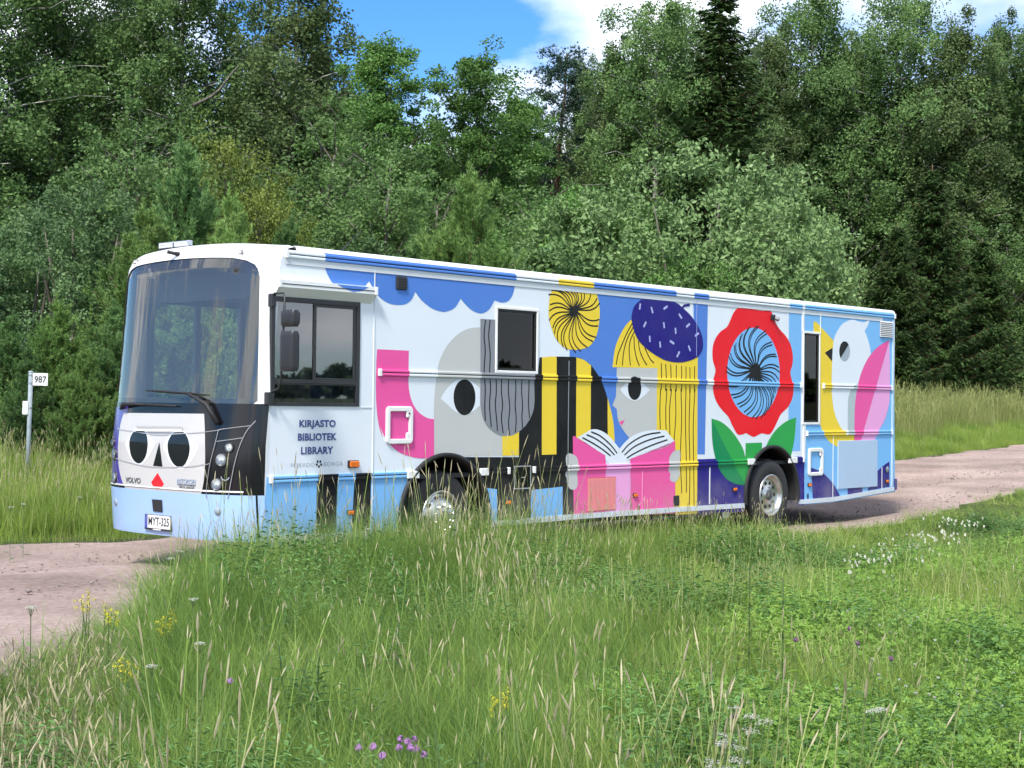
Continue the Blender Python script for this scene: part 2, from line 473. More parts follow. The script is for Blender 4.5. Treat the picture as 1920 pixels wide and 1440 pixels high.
# ---- elephant-like head, trunk, eye
decal('grey_head', zz('Z3', [(1700,642,C),(1515,642),(1440,650),(1370,682),(1300,748),(1250,832),(1225,905),(1213,985),(1200,1085),(1195,1200),(1194,1300)]) + [(813.4, 830), (813.6, 857, C), (942, 854.2, C), (950, 780, C)], 'grey', 0)
decal('pink_trunk', zz('Z3', [(800,793,C),(1020,803,C),(1018,950),(1020,1060),(1040,1150),(1080,1220),(1140,1265),(1195,1278,C)]) + zz('Z4', [(612,345,C),(570,361),(500,363),(420,351),(330,320),(260,270),(200,200),(150,90),(125,0)]) + zz('Z3', [(840,1400),(815,1330),(797,1200),(792,1050),(795,900)]), 'pink', 1)
decal('eye_white', zz('Z3', [(1240,1135,C),(1280,1070),(1340,1015),(1400,1000),(1460,1020),(1512,1062,C),(1512,1182,C),(1480,1210),(1440,1235),(1400,1248),(1340,1222),(1290,1180)]), 'white', 1)
decal('eye_pupil', zz('Z3', ellipse(1405, 1125, 76, 124)), 'black', 2, False)
# ---- backgrounds on the right
decal('blue_backdrop', [(1067.8, 524, C), (1266.6, 545, C), (1266.6, 650, C), (1240, 700, C), (1200, 800, C), (1165, 850, C), (1150, 850, C), (1067.8, 800, C)], 'blue', 0)
decal('blue_column', [(1299.5, 548.8, C), (1327.6, 551.8, C), (1321.4, 852, C), (1306, 852, C)], 'blue', 0)
# ---- black and yellow body
arc5 = [(115,1014),(250,1006),(400,1007),(490,1014),(560,1040),(630,1095),(700,1190),(745,1280),(790,1400)]
arc6 = [(700,90),(730,190),(755,290),(772,390),(780,500),(783,560)]
decal('black_body', [(973, 857, C), (973, 700, C), (1008, 700, C)] + zz('Z5', [(115,1014,C)] + arc5[1:]) + zz('Z6', arc6[:-1] + [(783,560,C),(783,700,C),(390,700,C),(384,1290,C)]) + [(918, 990, C), (870, 980, C), (820, 960, C), (820, 857, C)], 'black', 1)
decal('yellow_stripe', zz('Z4', [(1195,30,C),(1338,30,C),(1338,338,C),(1195,341,C)]), 'yellow', 2)
decal('yellow_stripe', zz('Z5', [(138,1013,C),(210,1007),(285,1006,C)]) + zz('Z6', [(221,678,C),(80,683,C)]), 'yellow', 2)
decal('yellow_stripe', zz('Z5', [(482,1014,C),(560,1041),(628,1094,C)]) + zz('Z6', [(550,560,C),(410,560,C)]), 'yellow', 2)
decal('yellow_stripe', zz('Z6', [(714,132,C),(730,190),(755,290),(772,390),(780,500),(783,560,C),(716,560,C)]), 'yellow', 2)
decal('sky_blue_patch', zz('Z4', [(1030,612,C),(1150,628,C),(1150,915,C),(1080,925,C),(1020,925,C)]), 'sky', 2)
decal('sky_blue_patch', zz('Z4', [(1440,635,C),(1712,605,C),(1712,862,C),(1440,884,C)]), 'sky', 2)
# ---- dark grey fringe
decal('grey_fringe', zz('Z3', [(1515,582,C),(1625,589,C),(1625,975,C),(1886,985,C),(1889,1160),(1870,1250),(1820,1330),(1750,1383),(1700,1393),(1640,1385),(1570,1335),(1530,1262),(1515,1180,C)]), 'dgrey', 3)
strokes('fringe_line', [zz('Z3', l) for l in (
    [(1550,590),(1540,700),(1548,800),(1540,950),(1548,1060),(1545,1180),(1548,1290)], [(1582,592),(1572,700),(1582,830),(1578,960),(1585,1060),(1578,1180),(1590,1333)],
    [(1622,972),(1625,1080),(1618,1180),(1628,1290),(1632,1360)], [(1662,972),(1660,1080),(1668,1180),(1660,1270),(1672,1375)], [(1712,975),(1708,1080),(1718,1200),(1710,1290),(1715,1386)],
    [(1757,975),(1760,1080),(1755,1180),(1762,1270),(1757,1370)], [(1803,978),(1800,1080),(1806,1180),(1802,1260),(1806,1342)], [(1852,980),(1850,1080),(1848,1180),(1855,1270)])], 0.018, 'black', 4)
# ---- yellow flower
fl_c = (462, 548)
decal('yellow_flower', zz('Z5', [(325,230,C),(622,258,C),(655,310),(690,395),(708,470),(716,560),(710,665),(685,790),(640,872),(590,915),(500,937),(420,935),(350,905),(280,830),(240,740),(212,640),(205,540),(212,440),(230,365),(270,290)]), 'yellow', 2)
def swirl(c, e, amt, n=7):
    o = []
    for k in range(n):
        t = k/(n-1); a = amt * sin(pi*t) * (1 if t < 1 else 0)
        dx, dy = (e[0]-c[0])*t, (e[1]-c[1])*t; o.append((c[0]+dx*cos(a)-dy*sin(a), c[1]+dx*sin(a)+dy*cos(a)))
    return o
ends5 = [(203,385),(235,340),(305,345),(370,350),(425,358),(458,362),(482,362),(525,368),(560,372),(625,378),(690,420),(715,470),(712,635),(700,700),(680,815),(648,855),(590,915),(525,955),(475,965),(390,942),(350,910),(295,852),(262,778),(245,722),(208,645),(210,550),(218,488)]
strokes('flower_line', [zz('Z5', swirl(fl_c, e, 0.26)) for e in ends5] + [zz('Z5', l) for l in ([(340,236),(344,300)],[(420,240),(418,302)],[(474,246),(455,305)],[(535,255),(500,312)],[(605,262),(556,318)],[(635,296),(598,322)])], 0.018, 'black', 3)
decal('flower_heart', zz('Z5', [(462,500),(490,535),(500,560),(485,590),(460,600),(440,575),(415,530),(440,525)]), 'black', 4)
# ---- reading girl: hair, face, beret
decal('yellow_hair', zz('Z5', [(1060,620,C),(1010,655),(955,725),(900,832),(865,940),(843,1112,C),(1292,1122,C)]) + zz('Z6', [(1188,20,C),(1185,700,C),(1366,700,C),(1366,1262,C),(1578,1250,C),(1582,60,C)]) + zz('Z5', [(1698,1010,C),(1690,900,C),(1300,800,C)]), 'yellow', 1)
strokes('hair_line', [zz('Z5', l) for l in ([(1042,672),(990,765),(940,880),(900,980),(880,1085)],[(1050,712),(990,830),(955,960),(942,1095)],[(1062,755),(1020,850),(1010,960),(1022,1095)],[(1058,800),(1062,900),(1080,1010),(1112,1098)],[(1102,850),(1115,940),(1150,1030),(1188,1092)],[(1165,915),(1185,960),(1220,1030),(1258,1070)])]
    + [zz('Z5', [(a, b), (a+c*.3, b+150), (a-2, b+260)]) + zz('Z6', l) for a, b, c, l in ((1332,1070,6,[(1225,60),(1218,250),(1222,436)]),(1375,1080,20,[(1285,60),(1275,250),(1278,440)]),(1425,1085,14,[(1330,60),(1312,250),(1315,490)]),(1482,1090,-6,[(1368,60),(1372,300),(1355,545)]),(1535,1098,2,[(1422,60),(1428,350),(1416,700),(1430,1055)]),(1578,1105,0,[(1470,60),(1465,350),(1472,700),(1475,1046)]),(1617,1112,4,[(1510,60),(1500,400),(1508,800),(1502,1168)]),(1665,1102,-8,[(1556,60),(1540,400),(1545,800),(1548,1175)]))], 0.018, 'black', 2)
decal('girl_face', zz('Z5', [(886,1116,C),(1292,1121,C)]) + zz('Z6', [(1188,20,C),(1186,600,C),(960,600,C),(928,524,C),(890,480),(858,432),(830,385),(812,330),(802,240,C),(760,206,C),(795,122,C)]), 'grey', 2)
decal('girl_lips', zz('Z6', [(824,366,C),(880,345,C),(850,402,C)]), 'pink', 3)
decal('eye_white', zz('Z5', [(920,1338,C),(975,1275),(1063,1225),(1150,1278),(1215,1340,C),(1150,1405),(1063,1450),(975,1402)]), 'white', 3)
decal('eye_pupil', zz('Z5', ellipse(1063, 1322, 67, 118)), 'black', 4, False)
decal('navy_beret', zz('Z5', [(1130,432,C),(1200,434),(1300,445),(1470,465),(1540,515),(1620,590),(1690,690),(1735,790),(1748,880),(1735,950),(1690,1010),(1600,1050),(1500,1065),(1380,1045),(1280,995),(1180,925),(1100,840),(1055,740),(1033,640),(1038,570),(1065,495)]), 'navy', 5)
strokes('beret_stem', [zz('Z5', [(1535,530),(1560,498),(1615,488)])], 0.035, 'navy', 5)
strokes('beret_fleck', [zz('Z5', l) for l in ([(1120,475),(1112,535)],[(1228,510),(1245,572)],[(1392,502),(1352,530)],[(1505,578),(1535,625)],[(1178,660),(1152,710)],[(1352,662),(1360,722)],[(1470,718),(1474,778)],[(1615,678),(1578,710)],[(1705,770),(1665,800)],[(1212,798),(1216,860)],[(1314,855),(1320,915)],[(1415,848),(1458,878)],[(1600,895),(1620,950)],[(1512,955),(1485,1010)])], 0.032, 'sprinkle', 6)
# ---- the open book
decal('book_pages', zz('Z6', [(425,515,C),(550,440,C),(600,436),(660,455),(720,495),(780,562),(828,624,C),(880,562),(950,502),(1050,460),(1150,445),(1275,447,C),(1355,548,C),(1300,600,C),(932,722),(928,752),(880,778),(760,778),(712,758),(693,722),(690,690,C)]), 'white', 4)
strokes('book_print_line', [zz('Z6', l) for l in ([(555,462),(640,500),(740,585),(805,668)],[(510,488),(600,530),(700,602),(780,685)],[(470,517),(560,565),(660,628),(742,693)],[(850,660),(920,582),(1030,512),(1130,480),(1222,468)],[(875,685),(960,612),(1060,560),(1160,525),(1262,502)],[(897,715),(970,670),(1070,620),(1180,575),(1290,538)])], 0.02, 'black', 5)
decal('book_spine', zz('Z6', [(690,770,C),(940,770,C),(938,1262,C),(690,1275,C)]), 'lilac', 3)
decal('book_cover', zz('Z6', [(378,515,C),(388,500),(420,520,C),(695,690,C),(695,1275,C),(386,1300,C)]), 'pink', 4)
decal('book_cover', zz('Z6', [(932,722,C),(1365,548,C),(1366,1248,C),(935,1268,C)]), 'pink', 4)
decal('book_spine', zz('Z6', [(786,900,C),(938,895,C),(938,1262,C),(790,1270,C)]), 'lilac', 4)
decal('grey_hand', zz('Z6', [(310,710),(325,675),(360,671),(410,700),(430,760),(430,830),(420,862),(425,950),(415,1000),(385,1020),(345,1005),(320,950),(318,910),(305,870),(318,820),(312,760)]), 'grey', 5)
decal('grey_hand', zz('Z6', [(1345,655),(1385,638),(1412,650),(1412,740),(1400,790),(1410,860),(1395,910),(1365,945),(1330,940),(1312,910),(1318,870),(1300,830),(1302,760),(1315,700)]), 'grey', 5)
# ---- navy skirt, leaves, red flower
decal('navy_skirt', zz('Z8', [(78,427,C),(560,412,C),(700,412,C),(700,880,C),(78,900,C)]), 'navy', 0)
decal('navy_skirt', zz('Z8', [(850,408,C),(1020,402,C),(1020,830,C),(850,835,C)]), 'navy', 0)
decal('sky_blue_column', zz('Z7', [(879,226,C),(991,236,C)]) + zz('Z8', [(985,353,C),(880,358,C)]), 'sky', 0)
decal('dark_green_leaf', zz('Z8', [(205,68,C),(300,262,C),(430,520,C),(500,650,C),(470,652),(400,636),(330,592),(270,505),(235,400),(212,260)]), 'dgreen', 1)
decal('green_leaf', zz('Z8', [(205,68,C),(290,99),(370,165),(440,258),(480,330),(503,410,C),(505,285,C),(648,280,C),(648,345,C),(700,345,C),(700,660,C),(500,650,C),(430,520,C),(300,262,C)]), 'green', 1)
decal('green_leaf', zz('Z8', [(948,58,C),(860,95),(780,160),(720,240),(670,340,C),(660,500,C),(895,500,C),(905,395),(925,300),(940,180)]), 'green', 1)
decal('red_flower', zz('Z7', [(430,267,C),(520,271),(640,290),(700,290),(727,302),(760,390),(800,455),(850,510),(890,580),(912,680),(908,760),(890,830),(905,900),(918,980),(905,1060),(870,1130),(810,1190),(775,1260),(740,1330),(705,1368),(645,1358,C),(610,1372),(575,1390),(540,1377),(505,1355,C),(470,1370),(430,1365),(390,1300),(350,1215),(300,1160),(250,1090),(220,1000),(218,900),(238,810),(215,720),(213,620),(235,540),(280,475),(335,435),(365,380),(395,310)]), 'red', 1)
decal('flower_centre', zz('Z7', ellipse(569, 829, 229, 390, 48)), 'sky', 2, False)
_rays = []
for k in range(38):
    a = 2*pi*k/38 + 0.05*sin(3.1*k); q = 1.0 + 0.06*sin(5.7*k)
    e = (569 + 229*q*cos(a), 829 + 390*q*sin(a)); _rays.append(zz('Z7', swirl((580, 815), e, -0.30)))
strokes('flower_line', _rays, 0.021, 'black', 3)
decal('flower_heart', zz('Z7', [(590,745),(625,775),(630,800),(600,830),(620,850),(650,905),(620,900),(575,860),(540,890),(525,860),(540,830),(520,780),(560,795)]), 'black', 4)
# ---- rear panel with the bird
decal('sky_blue_rear', zz('Z7', [(1014,238,C),(1790,312,C)]) + [(1678, 922, C), (1590, 937, C), (1561, 942, C), (1508, 946, C)], 'sky', 0)
decal('yellow_beak_breast', zz('Z7', [(1093,480,C),(1093,392),(1116,387,C),(1300,590,C)]) + zz('Z8', [(1400,90,C),(1458,200,C),(1460,265,C),(1315,268,C),(1310,318,C),(1240,272),(1185,195),(1158,115,C)]) + zz('Z7', [(1152,1290,C),(1152,480,C)]), 'yellow', 1)
decal('black_beak_mark', zz('Z7', [(1190,657,C),(1258,613,C),(1258,738,C)]), 'black', 2)
decal('white_bird', zz('Z7', [(1430,370),(1490,386),(1535,391),(1582,367,C),(1565,420),(1537,468,C),(1565,540),(1585,620),(1592,700,C),(1520,900,C),(1460,1100,C),(1458,1372,C),(1382,1370,C),(1330,1310),(1280,1200),(1254,1050),(1250,900),(1255,700),(1266,560),(1292,480),(1350,400)]), 'white', 3)
decal('bird_eye', zz('Z7', ellipse(1362, 645, 47, 88)), 'silver', 4, False)
decal('bird_eye_shade', zz('Z7', [p for p in ellipse(1362, 645, 47, 88, 60) if (p[0]-1400)*(700-590) - (p[1]-590)*(1332-1400) < 0]), 'black', 5, False)
decal('grey_bird_shade', zz('Z7', [(1478,922,C),(1430,960),(1402,1020),(1391,1100),(1388,1372,C),(1452,1372,C),(1455,1080),(1468,980)]), 'palegrey', 4)
decal('pink_wing', zz('Z7', [(1751,547,C),(1660,600),(1590,672),(1540,752),(1500,852),(1470,970),(1455,1080),(1448,1200),(1446,1425,C),(1502,1425,C)]), 'pink', 5)
decal('lilac_wing', zz('Z7', [(1752,548,C),(1756,800),(1755,1030),(1745,1120),(1715,1230),(1670,1320),(1618,1425,C),(1502,1425,C)]), 'lilac', 5)
decal('navy_wave', zz('Z8', [(1078,500,C),(1135,520),(1180,545),(1230,590),(1280,650),(1315,710),(1337,752,C),(1095,774,C),(1085,600,C)]), 'navy', 1)
decal('navy_patch', zz('Z8', [(1400,680,C),(1530,672,C),(1530,728,C),(1400,744,C)]), 'navy', 1)
decal('navy_wave', zz('Z8', [(1576,704,C),(1590,674),(1662,665,C),(1662,530,C),(1700,494),(1768,445,C),(1768,670,C)]), 'navy', 1)
# ---- pale strip under the gutter, pale bottom sill
def uz_rect(name, u0, u1, z0, z1, y0, y1, m, parent=side, bev=0):
    return MB().box((u0, y1, z0), (u1, y0, z1), 0, bev).build(name, m, parent)
decal('cover_strip', [(UA+0.17, ZT-0.103), (ULEN-0.42, ZT-0.103), (ULEN-0.42, ZT-0.037), (UA+0.17, ZT-0.037)], 'pale', 8, False, True)
zs = []
for a, b in ((UA, UF-RARCH), (UF+RARCH, UR-RARCH), (UR+RARCH, ULEN)):
    mb = MB(); us = [a] + [q[0] for q in BOT if a < q[0] < b] + [b]
    for i in range(len(us)-1):
        p, q = us[i], us[i+1]; z0, z1 = (zbot(p) if p > .3 else zb_front), zbot(q)
        v = [(p,-.014,z0-.004),(q,-.014,z1-.004),(q,-.014,z1+.062),(p,-.014,z0+.062),(p,.0,z0-.004),(q,.0,z1-.004),(q,.0,z1+.062),(p,.0,z0+.062)]
        mb.add(v, [(0,1,2,3),(3,2,6,7),(1,0,4,5)])
    mb.build('sill_strip', paint('sill_pale', (0.60, 0.67, 0.74)), side)

# ---- rails in the colours they cross
def colour_at(u, z):
    best = 'white'; bl = -1
    for poly, c, ly in SHAPES:
        if ly >= bl and ly < 8 and inside(poly, u, z): best, bl = c, ly
    return best
def runs(u0, u1, z, step=0.012):
    n = max(1, int((u1-u0)/step)); us = np.linspace(u0, u1, n+1); o = []; cur = None
    for i in range(n):
        c = colour_at((us[i]+us[i+1])/2, z)
        if c != cur: o.append([us[i], us[i+1], c]); cur = c
        else: o[-1][1] = us[i+1]
    return o
def rail(u0, u1, z, h=0.034, d=0.022, gap=0.005, caps=(True, True)):
    rn = runs(u0, u1, z); cols = sorted({r[2] for r in rn}); mb = MB()
    for a, b, c in rn:
        k = cols.index(c)
        for z0, z1 in ((z-h, z-gap), (z+gap, z+h)):
            e = 0.006
            v = [(p, y, q) for p in (a, b) for y, q in ((0, z0), (-d+e, z0), (-d, z0+e), (-d, z1-e), (-d+e, z1), (0, z1))]
            mb.add(v, [(i, i+1, i+7, i+6) for i in range(5)], k)
    r = mb.build('side_rail', [col(c) for c in cols], bus)
    uz_rect('rail_groove', u0, u1, z-gap-.001, z+gap+.001, 0, -d*0.45, M_black, r)
    for on, uu in zip(caps, (u0, u1)):
        if on: uz_rect('rail_end_cap', uu-.022, uu+.022, z-h-.006, z+h+.006, 0, -d-.008, M_white, r, 0.005)
    return r
rail(UA+0.19, ULEN-0.03, ZT)
rail(S(711, 697)[0], S(1500, 722)[0], ZM)
rail(S(1543, 724)[0], S(1671, 728)[0], ZM)
rail(S(507, 899)[0], S(766, 891)[0], ZLW, caps=(True, False))
rail(S(922, 882)[0], S(952, 881)[0], ZLW, caps=(False, True))
rail(S(1000, 880)[0], S(1400, 865)[0], ZLW, caps=(True, False))
rail(S(1486, 862)[0], S(1505, 861)[0], ZLW, caps=(False, True))
ZR = S(1600, 811.5)[1]
rail(S(1512, 811)[0], S(1671, 811)[0], ZR)
for pa, pb, zc in (((761, 891), (783, 890), ZLW), ((898, 884), (913.5, 883), ZLW), ((1400, 865), (1413, 865), ZLW), ((1477, 862), (1492, 862), ZLW)):
    uz_rect('rail_end_block', S(*pa)[0], S(*pb)[0], zc-.045, zc+.040, 0, -.034, M_white, side, 0.006)
# panel joints
def joint(px0, py0, py1, w=0.012, m=None, y=-.0105, name='panel_joint'):
    u = S(px0, (py0+py1)/2)[0]; z0, z1 = S(px0, py1)[1], S(px0, py0)[1]
    return uz_rect(name, u-w/2, u+w/2, z0, z1, 0, y, m or M_seam, side)
M_trim = paint('white_trim', (0.70, 0.73, 0.78))
joint(699.5, 500, 1000, 0.010, M_trim, -.009)
joint(1064.3, 676, 968, 0.010, M_alu)
joint(1305.5, 563, 668, 0.006, paint('faint_joint', (.22,.28,.55)))
joint(1330, 876, 945, 0.016, M_trim); joint(1203.5, 884, 958, 0.006, paint('pink_joint', (.78,.35,.55)))
joint(1505.5, 575, 622, 0.055, M_white); joint(1507.5, 796, 860, 0.055, M_white); joint(1561.3, 815, 938, 0.008, M_trim); joint(1653, 876, 917, 0.008, M_trim)
joint(1673, 600, 912, 0.05, paint('rear_trim', (0.55, 0.70, 0.86)))
joint(1538, 584, 626, .01, M_trim)
uz_rect('panel_joint', S(676, 764)[0], S(697, 764)[0], S(690, 764)[1]-.004, S(690, 764)[1]+.004, 0, -.006, M_trim)
# ---- roof, far wall, rear, floor, chassis
RC = 0.06
prof = [(0.0, ZT + 0.045), (0.004, ZT + 0.068), (0.018, ZT + 0.086), (0.045, ZT + 0.098)] + [(w, ZT + 0.098 + 0.045*(1-((w-1.275)/1.23)**2)) for w in np.linspace(0.25, 2.3, 9)] + [(2.505, ZT+.098), (2.532, ZT+.086), (2.546, ZT+.068), (2.55, ZT+.045)]
RU0 = 0.42
mb = MB()
for u in (RU0, ULEN): mb.v += [(u, w, z) for w, z in prof]
n = len(prof); mb.f = [(i, i+n, i+n+1, i+1) for i in range(n-1)]; mb.m = [0]*len(mb.f)
roof = mb.build('roof', M_white, bus, True)
MB().add([(UA,2.55,.4),(ULEN,2.55,.5),(ULEN,2.55,ZT+.045),(UAz(3.33),2.55,ZT+.045),(UAz(3.1),2.55,3.1),(UA,2.55,1.8), (.40,2.55,1.15),(1.75,2.55,1.15),(1.75,2.55,2.95),(.40,2.55,2.95)], [(0,6,9,4,5),(0,1,7,6),(1,2,8,7),(2,3,4,9,8)]).build('far_wall', M_white, bus)
MB().add([(ULEN,0,.55),(ULEN,2.55,.55)] + [(ULEN, w, z) for w, z in prof[::-1]], [tuple(range(2+n))]).build('rear_wall', M_white, bus)
MB().box((0.9, 0.06, 0.95), (ULEN-.05, 2.5, 1.0)).build('floor_pan', M_dark, bus)
ch = MB()
ch.box((0.35, .55, .32), (UF-.72, 2.0, .94)); ch.box((UF-.72, .62, .42), (UF+.72, 1.93, .94)); ch.box((UF+.72, .20, .30), (UR-.78, 2.35, .94)); ch.box((UR-.78, .75, .42), (UR+.75, 1.8, .94)); ch.box((UR+.75, .35, .38), (ULEN-1.6, 2.2, .94))
ch.build('chassis', M_dark, bus)
mb = MB(); a, b, c_ = S(1553, 955)[0], S(1582, 950)[0], S(1646, 928)[0]
mb.box((a, .03, .33), (b, .12, .47)); mb.box((b, .03, .38), (b+.55, .10, .53)); mb.box((b+.55, .04, .43), (c_, .10, .55))
mb.build('tail_support_frame', M_plastic, bus)
MB().box((S(1362, 975)[0], .05, .22), (S(1374, 975)[0], .2, .40), 0, .02).build('drain_valve', M_alu, bus)
uz_rect('rear_bumper_end', ULEN, ULEN+.11, S(1685, 918)[1], S(1685, 897)[1], 0.3, -.01, paint('navy_bumper', PAL['navy']), bus, .008)
# ---- wheel arches
for uc in (UF, UR):
    mb = MB(); k = 40; vs = []
    for i in range(k+1):
        a = -0.16 + (pi+0.32)*i/k
        for r, y in ((RARCH+.012, 0.0), (RARCH+.012, -.032), (RARCH-.030, -.036), (RARCH-.036, .02), (RARCH-.036, 0.62)): vs.append((uc + r*cos(a), y, ZHUB + r*sin(a)))
    mb.add(vs, [(i*5+j, i*5+j+1, i*5+j+6, i*5+j+5) for i in range(k) for j in range(4)])
    ao = mb.build('wheel_arch', M_black, bus, True)
# ---- wheels
def wheel(uc, inset_y, dish):
    w = bpy.data.objects.new('wheel', None); COL.objects.link(w); w.parent = bus; w.location = (uc, inset_y, ZHUB)
    ax = (0, -1, 0); R = ZHUB + .005
    prof = [(.29,-.02),(.30,.0),(.335,.012),(.40,.018),(.455,.012),(.478,.0),(.497,-.02),(.508,-.045),(.512,-.1),(.512,-.22),(.50,-.26),(.40,-.28),(.30,-.27)]
    t = MB().lathe([(r*R/.512, h) for r, h in prof], (0,0,0), ax, 56).build('tyre', M_tyre, w, True)
    tr = MB()
    for k in range(56):
        a = 2*pi*k/56
        for s_ in range(4):
            h0 = -.055 - s_*.045; d = Vector((cos(a), 0, sin(a))); tt = Vector((-sin(a), 0, cos(a)))
            c0 = d*(R+.001)
            vs = [c0 + tt*x + Vector((0, -h, 0)) + d*o for o in (0, .006) for x, h in ((-.02,h0),(.02,h0+.004),(.02,h0-.032),(-.02,h0-.036))]
            tr.add(vs, [(4,5,6,7),(0,1,5,4),(1,2,6,5),(2,3,7,6),(3,0,4,7)])
    tr.build('tread', M_tyre, w)
    rim = MB()
    if dish > 0: prof = [(.305,.006),(.302,.020),(.290,.024),(.276,.016),(.268,-.006),(.262,-.034),(.246,-.050),(.215,-.052),(.150,-.046),(.105,-.042),(.098,-.030),(.0005,-.028)]
    else: prof = [(.305,.006),(.302,.020),(.290,.022),(.278,.010),(.268,-.03),(.255,-.035),(.225,.005),(.19,.045),(.165,.055),(.11,.055),(.10,.065),(.0005,.066)]
    rim.lathe(prof, (0,0,0), ax, 64)
    rm = rim.build('rim', M_chrome, w, True)
    hz = -.030 if dish > 0 else .064
    MB().lathe([(.078,hz-.01),(.078,hz+.012),(.06,hz+.020),(.0005,hz+.022)], (0,0,0), ax, 32).build('hub', mat('hub_grey', (.09,.095,.10), .5, .3), w, True)
    for k in range(10):
        a = 2*pi*(k+.5)/10
        if dish <= 0:
            MB().lathe([(.018,.05),(.018,.082),(.012,.09),(.0005,.09)], Vector((.140*cos(a), 0, .140*sin(a))), ax, 6).build('wheel_nut', M_chrome, w)
        c = Vector(((.175 if dish > 0 else .222)*cos(a+.31), 0, (.175 if dish > 0 else .222)*sin(a+.31)))
        hh = -.047 if dish > 0 else .012
        MB().lathe([(.027,hh-.02),(.027,hh+.003),(.021,hh+.0045),(.0005,hh+.003)], c, ax, 14).build('hand_hole', M_black, w)
    return w
wheel(UF, 0.07, 0)
wheel(UR, 0.02, 1)
for uc in (UF, UR):
    MB().lathe([(.0005,0),(.5,0),(.5,-.25),(.0005,-.25)], (uc, 2.25, ZHUB), (0,-1,0), 24).build('far_wheel', M_tyre, bus)
# ---- cab side window
(a, b), (c, d) = WIN1[0], WIN1[2]
zmid = S(590, 714)[1]; um = S(590, 640)[0]; zmu = S(590, 706)[1]
fr = MB(); y0 = -.012
def bar(mb, u0, u1, z0, z1, y0=-.014, y1=.03): mb.box((u0, y0, z0), (u1, y1, z1), 0, .003)
t = .05
bar(fr, a, c, d-t, d); bar(fr, a, c, b, b+.035); bar(fr, a, a+.045, b+.035, d-t); bar(fr, c-t, c, b+.035, d-t); bar(fr, a+.045, c-t, zmid-.045, zmid+.01)
cabw = fr.build('cab_side_window', M_plastic, bus)
f2 = MB(); bar(f2, um-.018, um+.018, zmid+.01, d-t, -.008); bar(f2, um+.018, c-t, d-t-.03, d-t, -.004); bar(f2, c-t-.035, c-t, zmid+.01, d-t-.03, -.004); bar(f2, um+.018, c-t-.035, zmid+.01, zmid+.03, -.004); bar(f2, a+.08, c-t-.035, zmid-.028, zmid-.018, -.02)
f2.build('sliding_sash', M_plastic, cabw)
for q in ((a+.045, um-.018, zmid+.01, d-t), (um+.018, c-t-.035, zmid+.03, d-t-.03), (a+.045, c-t, b+.035, zmid-.045)):
    MB().add([(q[0], .006, q[2]), (q[1], .006, q[2]), (q[1], .006, q[3]), (q[0], .006, q[3])], [(0,1,2,3)]).build('window_pane', M_glass, cabw)
MB().box((c-.12, .012, b+.17), (c-.075, .016, b+.26)).build('window_sticker', M_white, cabw)
# ---- awning eyebrow over the cab window
za, zb_, zc_ = S(600, 531)[1], S(600, 546)[1], S(680, 564)[1]
ua, ub = S(514, 530)[0], S(699, 546)[0]
mb = MB()
yo = -.075
pts0 = [(0, za+.012), (yo, za), (yo, za-.075), (0, za-.175)]
vs = [(ua, y, z) for y, z in pts0] + [(ub if y < 0 else ub-.03, y, z) for y, z in pts0]
mb.add(vs, [(0,1,5,4),(1,2,6,5),(2,3,7,6),(0,3,2,1),(4,5,6,7)])
eb = mb.build('cab_window_awning', M_white, bus)
cl = [p for p in SHAPES if p[1] == 'blue'][0][0]
us = [p[0] for p in cl if za-.08 < p[1] < za+.05 and p[0] < ub]
r_ = runs(ua, ub, za-.03)
for q in r_:
    if q[2] == 'blue':
        MB().add([(q[0]-.04, yo-.002, za-.004), (q[1]+.03, yo-.002, za-.004), (q[1]-.06, yo-.002, za-.05), ((q[0]+q[1])/2, yo-.002, za-.068), (q[0]+.09, yo-.002, za-.05)], [(0,4,3,2,1)]).build('cloud_print', col('blue'), eb)
uz_rect('rail_groove', ua+.05, ub-.04, za-.045, za-.037, yo+.01, yo-.004, M_black, eb)
uz_rect('rail_end_cap', ua, ua+.04, za-.082, za+.004, yo+.01, yo-.008, M_white, eb, .004)
uz_rect('rail_end_cap', ub-.035, ub+.005, za-.082, za+.004, yo+.01, yo-.008, M_white, eb, .004)
# ---- the two smaller windows
def small_window(w, t_out=.032, shade=None):
    (a, b), (c, d) = w[0], w[2]; mb = MB()
    o = .028
    for q in ((a-o, c+o, d-.004, d+o), (a-o, c+o, b-o, b+.004), (a-o, a+.004, b+.004, d-.004), (c-.004, c+o, b+.004, d-.004)): mb.box((q[0], -.016, q[2]), (q[1], .0, q[3]), 0, .004)
    f = mb.build('window', M_white, bus)
    mb = MB()
    for q in ((a, c, d-.03, d), (a, c, b, b+.03), (a, a+.03, b+.03, d-.03), (c-.03, c, b+.03, d-.03)): mb.box((q[0], -.006, q[2]), (q[1], .05, q[3]))
    mb.build('window_seal', M_black, f)
    mb = MB(); g = .03
    for q in ((a+g, c-g, b+g, b+g+.015), (c-g-.045, c-g-.028, b+g+.015, d-g), (a+g, c-g-.045, d-g-.014, d-g)): mb.box((q[0], .02, q[2]), (q[1], .035, q[3]))
    mb.build('inner_frame', mat('inner_frame_grey', (.20,.20,.18), .5), f)
    MB().add([(a+g, .012, b+g), (c-g, .012, b+g), (c-g, .012, d-g), (a+g, .012, d-g)], [(0,1,2,3)]).build('window_pane', M_dglass, f)
    return f
small_window(WIN2); small_window(WIN3)
